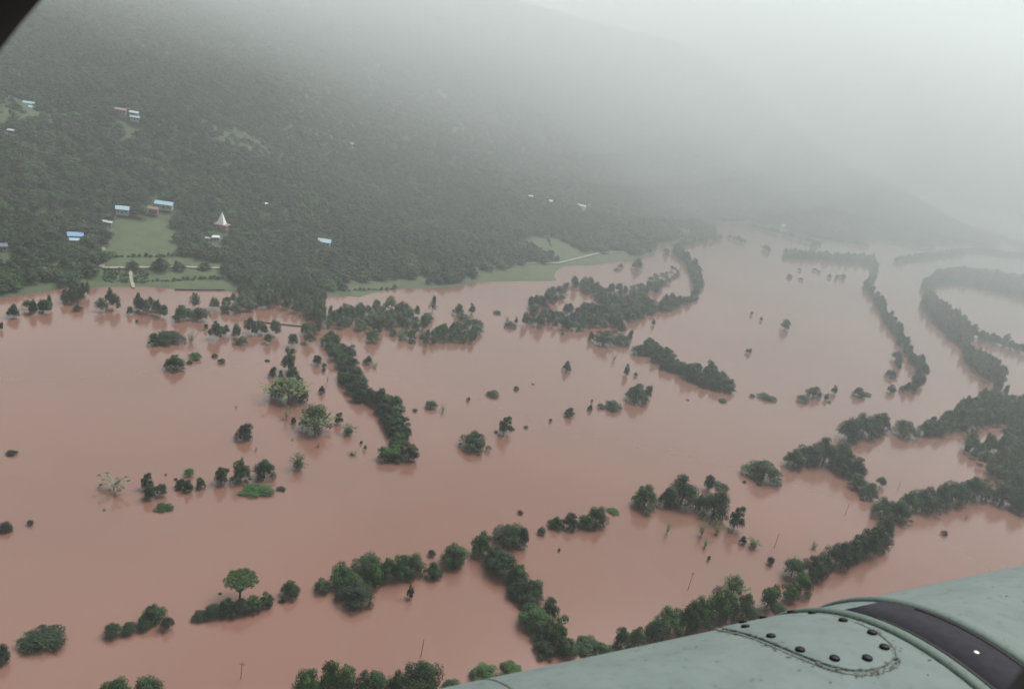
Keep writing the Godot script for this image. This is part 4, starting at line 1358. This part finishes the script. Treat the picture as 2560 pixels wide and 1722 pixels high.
	plant("broad", -169.8, -340.7, 162, 16.3, 5.4, 16.3, "deep", "wide dark tree cluster at the head of the left water")
	plant("round", -172.4, -332.9, 314, 6.5, 6.0, 6.5, "deep", "dark tree at the left end of the wide cluster")
	plant("round", -151.3, -311.0, 94, 10.2, 7.2, 10.2, "deep", "domed dark tree under the wide cluster")
	plant("low", -149.1, -326.4, 150, 7.2, 3.2, 7.2, "mid", "flat green bush right of the domed dark tree")
	plant("low", -148.8, -319.7, 0, 3.3, 1.4, 3.3, "dark", "small dark bush between the domed tree and the flat bush")
	plant("tuft", -160.0, -344.5, 13, 7.6, 7.0, 7.6, "pale", "pale thin shrub right of the wide dark cluster")
	plant("low", -142.4, -332.9, 61, 3.5, 1.7, 3.5, "dark", "first of two small dark bushes right of the flat bush")
	plant("low", -136.8, -327.6, 90, 4.1, 2.2, 4.1, "dark", "lower of two small dark bushes right of the flat bush")
	plant("oval", -161.8, -365.0, 68, 2.1, 3.6, 2.1, "dark", "small dark bush alone between the upper rows")
	plant("oval", -194.6, -356.4, 272, 1.8, 1.6, 1.8, "brown", "tiny brown bush in the left water under the upper row")
	plant("oval", -236.8, -315.4, 106, 1.7, 4.1, 1.7, "dark", "dark bush clipped by the left edge near the shore")
	plant("broad", -7.7, -292.0, 329, 13.5, 7.0, 13.5, "deep", "wide two-lobed tree in mid-water at the picture's centre")
	plant("oval", 4.4, -312.4, 231, 6.6, 8.3, 6.6, "deep", "pointed two-tier tree right of the two-lobed tree")
	plant("low", 7.8, -318.3, 165, 3.3, 1.0, 3.3, "dark", "low bush touching the pointed tree's right side")
	plant("low", 0.7, -311.7, 99, 2.0, 1.0, 2.0, "dark", "tiny bush touching the pointed tree's left side")
	plant("low", 14.3, -323.0, 265, 2.5, 1.1, 2.5, "dark", "small dark bush right of the pointed tree")
	plant("low", 26.2, -335.9, 252, 2.0, 1.7, 2.0, "dark", "speck of a bush left of the small cube-shaped tree")
	plant("round", 35.6, -347.4, 176, 6.1, 4.9, 6.1, "deep", "small cube-shaped tree in the middle channel")
	plant("round", 46.9, -360.1, 190, 3.5, 3.2, 3.5, "deep", "little round tree left of the big domed tree")
	plant("low", 48.5, -372.0, 355, 1.7, 1.7, 1.7, "dark", "tiny bush above the little round tree")
	plant("low", 53.3, -366.0, 68, 4.7, 2.4, 4.7, "deep", "small bush at the left end of the thicket by the domed tree")
	plant("broad", 60.1, -367.9, 210, 9.9, 4.7, 9.9, "deep", "thicket left of the big domed tree")
	plant("round", 73.9, -385.9, 244, 14.3, 10.6, 14.3, "deep", "big smooth domed tree in the middle channel")
	plant("oval", 82.0, -395.2, 6, 5.0, 8.1, 5.0, "deep", "narrow tree fused to the big domed tree's right side")
	plant("low", -32.5, -324.2, 294, 7.2, 3.6, 7.2, "deep", "low rounded bush at the left end of the centre channel")
	plant("tuft", -26.2, -322.8, 76, 4.2, 4.0, 4.2, "pale", "pale sapling beside the low rounded bush")
	plant("low", -38.9, -317.0, 46, 2.7, 1.3, 2.7, "dark", "small dark bush left of the low rounded bush")
	plant("low", -16.0, -341.1, 216, 2.4, 2.1, 2.4, "dark", "small dark bush above the two-lobed tree")
	plant("low", -4.8, -353.7, 83, 7.8, 2.6, 7.8, "deep", "flat oval bush in the centre channel")
	plant("low", 6.9, -368.4, 174, 3.8, 1.9, 3.8, "dark", "small dark bush right of the flat oval bush")
	plant("low", 15.6, -380.4, 37, 1.7, 0.6, 1.7, "dark", "speck of a bush farthest right of the flat oval bush")
	plant("round", 34.7, -411.9, 301, 5.7, 6.6, 5.7, "deep", "small curled tree alone in the upper channel")
	plant("oval", 71.7, -424.8, 355, 3.8, 6.7, 3.8, "deep", "slim dark tree above the big domed tree")
	plant("low", 78.2, -427.3, 217, 3.0, 2.6, 3.0, "dark", "little bush right of the slim dark tree")
	plant("low", 107.1, -404.3, 174, 2.6, 0.4, 2.6, "brown", "flat floating tuft right of the big domed tree")
	plant("low", 129.7, -413.7, 312, 6.3, 1.6, 6.3, "dark", "low jagged bush right of the long central grove")
	plant("low", 152.3, -432.5, 259, 4.1, 1.8, 4.1, "dark", "small low bush at the left end of the low hedge")
	plant("low", 160.8, -435.2, 310, 9.9, 3.2, 9.9, "deep", "low hedge-like bush right of the long central grove")
	plant("low", 165.4, -433.8, 260, 7.1, 2.6, 7.1, "deep", "right-hand part of the low hedge-like bush")
	plant("low", 187.4, -443.4, 169, 9.5, 4.1, 9.5, "deep", "left bush of the three-bush cluster at far water")
	plant("broad", 198.3, -455.8, 238, 10.8, 7.1, 10.8, "deep", "taller middle bush of the three-bush cluster")
	plant("oval", 206.6, -454.7, 272, 3.4, 4.2, 3.4, "dark", "slim bush right of the three-bush cluster")
	plant("oval", 217.7, -471.0, 24, 4.1, 5.5, 4.1, "deep", "leaning slim tree right of the three-bush cluster")
	plant("low", 207.5, -450.6, 34, 2.8, 1.3, 2.8, "dark", "tiny bush under the leaning slim tree")
	plant("round", 237.0, -476.7, 341, 10.7, 6.3, 10.7, "deep", "round bush between the cluster and the triangular bush")
	plant("low", 245.3, -483.2, 320, 7.8, 1.7, 7.8, "deep", "low tail-like shrub right of the round bush")
	plant("oval", 269.1, -499.8, 332, 6.8, 5.1, 6.8, "deep", "small triangular bush near the river bend")
	plant("broad", 286.5, -540.3, 27, 10.0, 5.8, 10.0, "deep", "domed bush above the triangular bush")
	plant("round", 282.5, -510.1, 284, 7.0, 4.2, 7.0, "deep", "bush at the lower tip of the river-bend grove")
	plant("oval", 104.2, -552.6, 50, 3.1, 4.5, 3.1, "dark", "lone small stump-like tree right of the flooded wood")
	plant("low", 172.9, -527.0, 277, 5.2, 4.0, 5.2, "dark", "small ragged tree in the wide right-hand water")
	plant("oval", 229.6, -624.3, 308, 9.5, 9.4, 9.5, "olive", "lone pear-shaped tree in the wide right-hand water")
	plant("oval", 211.9, -638.1, 322, 3.5, 3.6, 3.5, "dark", "tiny tree left of the pear-shaped tree")
	plant("oval", 206.7, -652.3, 125, 2.8, 3.3, 2.8, "dark", "tinier tree, farther left of the pear-shaped tree")
	plant("low", -3.9, -475.8, 108, 9.5, 3.8, 9.5, "deep", "low dark bush left of the flooded wood")
	plant("oval", -0.3, -485.4, 76, 2.4, 4.7, 2.4, "dark", "thin shoot at the right end of the low dark bush")
	plant("low", -14.5, -501.2, 120, 6.8, 2.0, 6.8, "dark", "small flat bush left of the flooded wood")
	plant("tuft", -6.6, -484.2, 197, 4.8, 4.9, 4.8, "olive", "pale shrub between the flat bush and the low dark bush")
	plant("low", 32.7, -481.8, 190, 2.4, 1.8, 2.4, "dark", "tiny bush under the flooded wood")
	plant("round", -39.9, -479.8, 71, 8.4, 8.0, 8.4, "deep", "round tree with a dark outline left of the flooded wood")
	plant("oval", -31.7, -488.1, 97, 4.6, 6.9, 4.6, "deep", "narrow tree beside the dark-outlined round tree")
	plant("oval", -79.4, -397.0, 224, 8.6, 7.4, 8.6, "olive", "pale willow-like bush under the flooded orchard")
	plant("tuft", -65.0, -409.1, 142, 8.3, 7.7, 8.3, "olive", "second pale willow-like bush under the flooded orchard")
	plant("low", -58.3, -407.6, 45, 5.2, 2.2, 5.2, "dark", "dark bush right of the second willow-like bush")
	plant("oval", 60.4, -478.4, 254, 14.9, 9.3, 14.9, "deep", "grey-green bush cluster between the wood and the long central grove")
	plant("round", 52.2, -480.8, 323, 5.4, 6.6, 5.4, "deep", "small tree at the left end of the grey-green cluster")
	plant("broad", 73.2, -487.4, 112, 13.3, 7.2, 13.3, "deep", "bush cluster left of the long central grove")
	plant("round", 80.5, -500.3, 120, 5.0, 7.6, 5.0, "deep", "small tree joining the cluster and the long central grove")
	plant("tuft", 65.6, -447.6, 276, 4.5, 5.1, 4.5, "brown", "faint pale bush under the grey-green cluster")
	plant("round", 111.8, -758.5, 84, 12.8, 11.7, 12.8, "deep", "dark round tree standing in the upper pond")
	plant("umbrella", -62.0, -171.5, 313, 10.3, 9.1, 10.3, "mid", "umbrella-shaped tree on a thin bare trunk above its hedge")
	plant("bare", -121.7, -210.9, 238, 11.5, 5.9, 11.5, "pale", "pale bare branches of a sunken dead tree in open water")
	plant("sparse", -56.8, -471.9, 7, 7.7, 12.3, 7.7, "dark", "tall thin sparse tree between the orchard and the flooded wood")
	plant("bare", 180.0, -903.9, 74, 5.4, 11.5, 5.4, "pale", "pale bare trunk above the upper pond")
	grove("%s tree from the top of the long diagonal grove left of centre", "trees of the diagonal grove", [Vector4(-101, -383, 0.1, 3.9), Vector4(-93, -373, -0.4, 6.3), Vector4(-84, -358, -1.6, 6.2), Vector4(-76, -341, -2.1, 5.7), Vector4(-68, -324, -1.2, 5.6), Vector4(-62, -317, 0.2, 3.4), Vector4(-55, -317, 0.1, 4.3), Vector4(-50, -309, -1.5, 5.0), Vector4(-45, -299, -2.1, 3.3), Vector4(-41, -287, -2.5, 1.6), Vector4(-39, -275, -2.8, 0.8)], Vector2(5.5, 8.5), Vector2(4.5, 7.5), 5.0, ["deep", "mid", "deep", "dark"], ["round", "broad", "oval"])
	grove("%s tree from the left of the long central grove", "trees of the long central grove", [Vector4(84, -470, 0.0, 0.8), Vector4(93, -486, -1.4, 9.3), Vector4(98, -475, -4.0, 11.0), Vector4(103, -456, -2.4, 7.4), Vector4(112, -450, -1.5, 5.8), Vector4(120, -449, -3.5, 13.0), Vector4(128, -446, -4.5, 14.4), Vector4(135, -440, -2.5, 7.0), Vector4(140, -433, -0.3, 0.8)], Vector2(6.5, 10), Vector2(5.5, 9), 6.0, ["deep", "deep", "dark"], ["round", "broad", "oval"])
	grove("%s tree of the low foot at the diagonal grove's end", "trees at the diagonal grove's end", [Vector4(-42, -266, 0.1, 0.3), Vector4(-39, -269, 0.8, 3.1), Vector4(-36, -271, 0.5, 2.5), Vector4(-31, -271, 0.0, 0.4)], Vector2(5, 8), Vector2(3.5, 7), 4.0, ["dark", "mid"], ["round", "broad", "oval"])


func flooded_masses() -> void:
	mass("flooded_wood", "large dark flooded wood with a curved tail enclosing the upper pond", Vector2(4.5, 10), 7.5, [[Vector4(6, -489, 0.3, 4.7), Vector4(19, -502, 0.4, 11.7), Vector4(35, -513, 0.3, 21.1), Vector4(52, -535, 0.4, 26.9), Vector4(70, -561, -0.7, 35.0), Vector4(90, -583, -2.0, 32.8), Vector4(111, -605, -1.8, 17.9), Vector4(128, -621, -1.3, 9.7)], [Vector4(40, -634, -0.2, 2.0), Vector4(55, -621, -1.6, 13.0), Vector4(73, -605, -3.3, 21.5)], [Vector4(7, -530, 0.2, 1.3), Vector4(18, -551, 0.7, 6.1), Vector4(25, -571, 0.3, 1.8)], [Vector4(116, -606, -0.6, 5.9), Vector4(134, -625, -0.5, 6.1), Vector4(156, -669, 0.4, 4.8), Vector4(171, -727, 3.4, -1.7), Vector4(180, -795, 5.9, -13.1), Vector4(180, -852, 5.9, -18.5), Vector4(175, -900, 6.2, -22.3)], [Vector4(71, -529, -1.0, 3.0), Vector4(75, -513, -0.3, 0.9)]], ["deep", "deep", "mid", "dark"])
	mass("pond_shrubs", "scattered half-sunk shrubs inside the upper pond", Vector2(2, 5), 15.0, [[Vector4(102, -662, -0.3, 10.8), Vector4(128, -710, -0.8, 26.5), Vector4(160, -786, -0.6, 19.9)], [Vector4(97, -757, -0.1, -1.9), Vector4(86, -726, -0.1, -1.7)]], ["mid", "olive"])
	mass("shore_grove", "small grove on the far shore at the upper pond's outlet", Vector2(5, 9), 8.0, [[Vector4(204, -1010, -1.1, 18.1), Vector4(241, -1117, -5.3, 40.2), Vector4(277, -1174, -8.2, 44.3)], [Vector4(287, -1133, -1.3, 5.1), Vector4(305, -1109, -1.8, 6.4), Vector4(308, -1094, -1.4, 4.6)], [Vector4(334, -1087, -1.9, 5.3), Vector4(333, -1060, -1.5, 4.0)]], ["deep", "mid"])
	mass("river_bank_grove", "hazy grove on the far river bank in front of the hill's foot", Vector2(6, 10), 8.0, [[Vector4(356, -1058, -7.0, 23.0), Vector4(390, -1083, -9.6, 29.1), Vector4(431, -1106, -10.9, 30.6), Vector4(488, -1152, -17.2, 44.2), Vector4(530, -1178, -23.5, 51.2), Vector4(498, -1086, -7.5, 6.7), Vector4(445, -970, 0.2, -9.0), Vector4(420, -926, 2.7, -10.6)], [Vector4(437, -1198, -1.4, 5.0), Vector4(482, -1275, -1.7, 5.6)], [Vector4(365, -1328, -1.9, 6.9), Vector4(421, -1301, -2.1, 6.7), Vector4(470, -1263, -4.1, 11.1)]], ["deep", "deep", "mid"])
	mass("far_water_shrubs", "row of hazy half-sunk shrubs in the wide far water", Vector2(3, 6), 9.0, [[Vector4(309, -895, -3.3, 9.2), Vector4(313, -888, -2.1, 5.9)], [Vector4(322, -887, -2.1, 5.9), Vector4(325, -885, -1.2, 3.1)], [Vector4(346, -957, -1.1, 3.6), Vector4(348, -958, -1.1, 3.6)], [Vector4(371, -974, -3.3, 8.7), Vector4(377, -968, -1.8, 4.8)], [Vector4(382, -948, -1.2, 3.5), Vector4(386, -951, -1.3, 3.6)], [Vector4(394, -955, -5.9, 15.4), Vector4(406, -959, -3.2, 8.2)]], ["mid", "deep"])
	mass("river_bend_grove", "winding grove along the near side of the far river bend", Vector2(6, 10), 6.5, [[Vector4(417, -919, -5.3, 9.8), Vector4(408, -873, -4.6, 8.2), Vector4(399, -834, -10.0, 15.6), Vector4(382, -781, -3.1, 4.5), Vector4(370, -740, -8.4, 13.0), Vector4(362, -702, -8.3, 12.0), Vector4(346, -654, -3.6, 4.8), Vector4(335, -616, -4.1, 5.7), Vector4(329, -590, -7.6, 9.9), Vector4(321, -564, -6.1, 4.5), Vector4(305, -535, -1.3, -3.0), Vector4(289, -510, -0.1, -1.5)], [Vector4(317, -598, -1.5, 1.2), Vector4(304, -567, -0.5, 0.4)], [Vector4(283, -509, -1.2, 2.0), Vector4(284, -506, -1.2, 2.0)]], ["deep", "deep", "dark"])
	mass("far_bank_wood", "broad hazy wood on the far bank of the river bend", Vector2(7, 11), 7.0, [[Vector4(817, -1232, 87.6, -137.2), Vector4(755, -1233, 67.1, -114.2), Vector4(695, -1218, 46.5, -87.4), Vector4(619, -1139, 26.6, -58.7), Vector4(541, -1018, 0.5, -15.3), Vector4(488, -904, -23.7, 32.9), Vector4(471, -838, -30.9, 48.6), Vector4(455, -769, -35.9, 54.1), Vector4(444, -721, -25.0, 36.4)], [Vector4(468, -749, -8.9, 14.9), Vector4(490, -740, -7.7, 12.1), Vector4(502, -722, -4.7, 6.9)], [Vector4(408, -664, -7.8, 11.6), Vector4(406, -636, -20.2, 29.3), Vector4(405, -611, -23.4, 34.1), Vector4(409, -603, -10.6, 15.9)], [Vector4(377, -557, -1.7, 2.5), Vector4(381, -552, -0.9, 1.3)]], ["deep", "deep", "dark"])
	mass("right_edge_wood", "thick wood filling the right edge above the oval pool", Vector2(7, 11), 6.5, [[Vector4(257, -426, -1.5, 3.7), Vector4(276, -440, -3.4, 8.5), Vector4(305, -469, -9.0, 22.7), Vector4(340, -502, -18.2, 35.3), Vector4(357, -506, -20.6, 31.3), Vector4(366, -495, -21.4, 29.5)], [Vector4(363, -539, -4.9, 5.5), Vector4(359, -526, -9.2, 10.3)], [Vector4(278, -415, -4.3, 6.7), Vector4(286, -411, -9.9, 13.9), Vector4(291, -397, -18.2, 23.6), Vector4(296, -383, -18.8, 23.3)], [Vector4(337, -447, 18.0, -29.2), Vector4(313, -435, 9.3, -16.0)], [Vector4(266, -348, -1.4, 2.0), Vector4(273, -346, -4.7, 6.5)]], ["deep", "deep", "mid", "olive"])
	mass("far_island_wood", "thin hazy wooded strip in the farthest river reach", Vector2(6, 10), 10.0, [[Vector4(589, -1233, -4.5, 10.7), Vector4(683, -1348, -12.8, 28.5), Vector4(788, -1479, -21.6, 44.8), Vector4(919, -1636, -24.8, 48.0)], [Vector4(939, -1665, -5.5, 10.4), Vector4(1041, -1779, -27.8, 49.7), Vector4(1095, -1790, -22.7, 38.5), Vector4(1205, -1866, -26.8, 43.1)]], ["deep", "mid"])
	mass("farthest_wood", "faint wooded strip almost lost in haze at the right edge", Vector2(7, 11), 14.0, [[Vector4(1422, -2534, -28.9, 51.8), Vector4(1405, -2338, -60.5, 101.4), Vector4(1409, -2188, -77.4, 121.5)]], ["deep", "mid"])
	mass("flooded_orchard", "mixed flooded orchard spreading out from the wooded shore left of centre", Vector2(6, 11), 6.0, [[Vector4(-167, -399, 3.2, 6.0), Vector4(-163, -411, 6.3, 11.5), Vector4(-160, -431, 7.9, 16.5), Vector4(-150, -445, 7.6, 22.7), Vector4(-135, -441, 6.1, 25.7), Vector4(-121, -434, 3.9, 19.8)], [Vector4(-124, -417, 1.8, 7.3), Vector4(-113, -415, 2.8, 12.0), Vector4(-103, -415, 2.6, 8.6), Vector4(-97, -429, 2.6, 7.0)], [Vector4(-153, -356, 0.9, 1.9), Vector4(-145, -365, 2.0, 4.5), Vector4(-134, -374, 1.6, 4.2), Vector4(-127, -377, 0.6, 1.7)], [Vector4(-116, -386, 0.2, 0.7), Vector4(-108, -394, 1.1, 3.4)], [Vector4(-86, -441, 0.3, 3.1), Vector4(-76, -435, 2.5, 11.3), Vector4(-68, -454, 1.9, 6.1)]], ["olive", "pale", "mid", "olive", "deep"])
	mass("garden_beds", "dark rows of garden crops either side of the foot path", Vector2(0.8, 1.6), 2.2, [[Vector4(-245, -411, 4.2, 7.0), Vector4(-235, -419, 4.6, 8.1)], [Vector4(-232, -421, 4.6, 8.2), Vector4(-226, -426, 4.1, 7.6)]], ["deep", "mid"])
	mass("field_hedges", "low hedges and bushes dividing the green shore field", Vector2(1.2, 3), 3.2, [[Vector4(-221, -421, 0.4, 0.8), Vector4(-189, -453, 0.4, 0.9)], [Vector4(-257, -438, 0.5, 0.8), Vector4(-225, -470, 0.5, 1.0)], [Vector4(-233, -474, 0.4, 1.0), Vector4(-212, -474, 0.4, 1.0)], [Vector4(-120, -478, 0.3, 1.0), Vector4(-90, -510, 0.3, 1.1)], [Vector4(-37, -620, 0.2, 1.6), Vector4(-8, -656, 0.1, 1.7)], [Vector4(14, -775, -0.3, 1.9), Vector4(19, -752, -0.3, 1.8)]], ["deep", "mid", "olive"])
	mass("orchard_clump", "flooded clump between the orchard and the low dark bush", Vector2(5, 8), 5.0, [[Vector4(-51, -411, 1.3, 4.0), Vector4(-45, -426, 2.0, 9.6), Vector4(-33, -431, 1.1, 10.4), Vector4(-24, -432, 0.3, 5.5)], [Vector4(-44, -438, 0.7, 1.0), Vector4(-44, -443, 0.3, 0.4)]], ["deep", "mid"])
	mass("shore_thickets", "thickets standing in the shallows along the shore at upper left", Vector2(5, 9), 5.0, [[Vector4(-205, -374, 2.0, 3.7), Vector4(-200, -376, 3.2, 6.4), Vector4(-192, -376, 1.7, 3.8)], [Vector4(-182, -371, 1.8, 3.6), Vector4(-176, -375, 2.1, 4.4), Vector4(-171, -377, 0.8, 1.8)], [Vector4(-244, -343, 2.8, 4.0), Vector4(-237, -350, 2.5, 3.6)], [Vector4(-240, -367, 4.1, 5.8), Vector4(-237, -374, 6.4, 10.1), Vector4(-232, -374, 3.6, 6.4)], [Vector4(-244, -330, 0.4, 0.5), Vector4(-242, -335, 1.2, 1.6)], [Vector4(-220, -372, 0.6, 1.1), Vector4(-217, -372, 0.6, 1.1)]], ["deep", "dark", "olive"])
	mass("shore_stragglers", "straggling half-drowned trees along the shore at upper left", Vector2(4.5, 9), 10.0, [[Vector4(-245, -332, 0.4, 0.5), Vector4(-232, -349, 1.0, 1.5), Vector4(-215, -367, 1.2, 2.0), Vector4(-196, -367, 1.0, 2.1), Vector4(-168, -378, 0.5, 1.1)], [Vector4(-158, -363, 0.2, 0.6), Vector4(-136, -356, 0.2, 0.6), Vector4(-122, -367, 0.2, 0.6)], [Vector4(-183, -390, 0.3, 0.7), Vector4(-170, -400, 0.7, 1.6)]], ["deep", "olive", "mid", "dark"])
	mass("orchard_stragglers", "loose half-drowned trees scattered between the orchard and the flooded wood", Vector2(5, 10), 9.0, [[Vector4(-96, -429, 3.7, 16.7), Vector4(-82, -433, 5.2, 25.3), Vector4(-67, -441, 4.8, 29.9), Vector4(-54, -439, 2.4, 22.8)], [Vector4(-118, -362, 0.6, 1.4), Vector4(-106, -375, 0.6, 1.8)], [Vector4(-37, -450, 1.0, 13.2), Vector4(-23, -450, 0.6, 13.2)]], ["deep", "olive", "mid", "pale"])
	mass("wood_stragglers", "loose trees fringing the upper edge of the flooded wood", Vector2(5, 9), 11.0, [[Vector4(6, -513, 1.8, 8.8), Vector4(21, -556, 2.3, 12.6), Vector4(39, -613, 0.6, 7.0), Vector4(60, -646, 0.1, 9.1)], [Vector4(79, -629, -0.9, 12.2), Vector4(104, -650, -1.7, 19.9), Vector4(129, -686, -1.6, 18.3)], [Vector4(159, -872, -0.0, 12.3), Vector4(200, -993, -2.5, 22.3), Vector4(271, -1104, -4.3, 22.7)]], ["deep", "olive", "mid"])
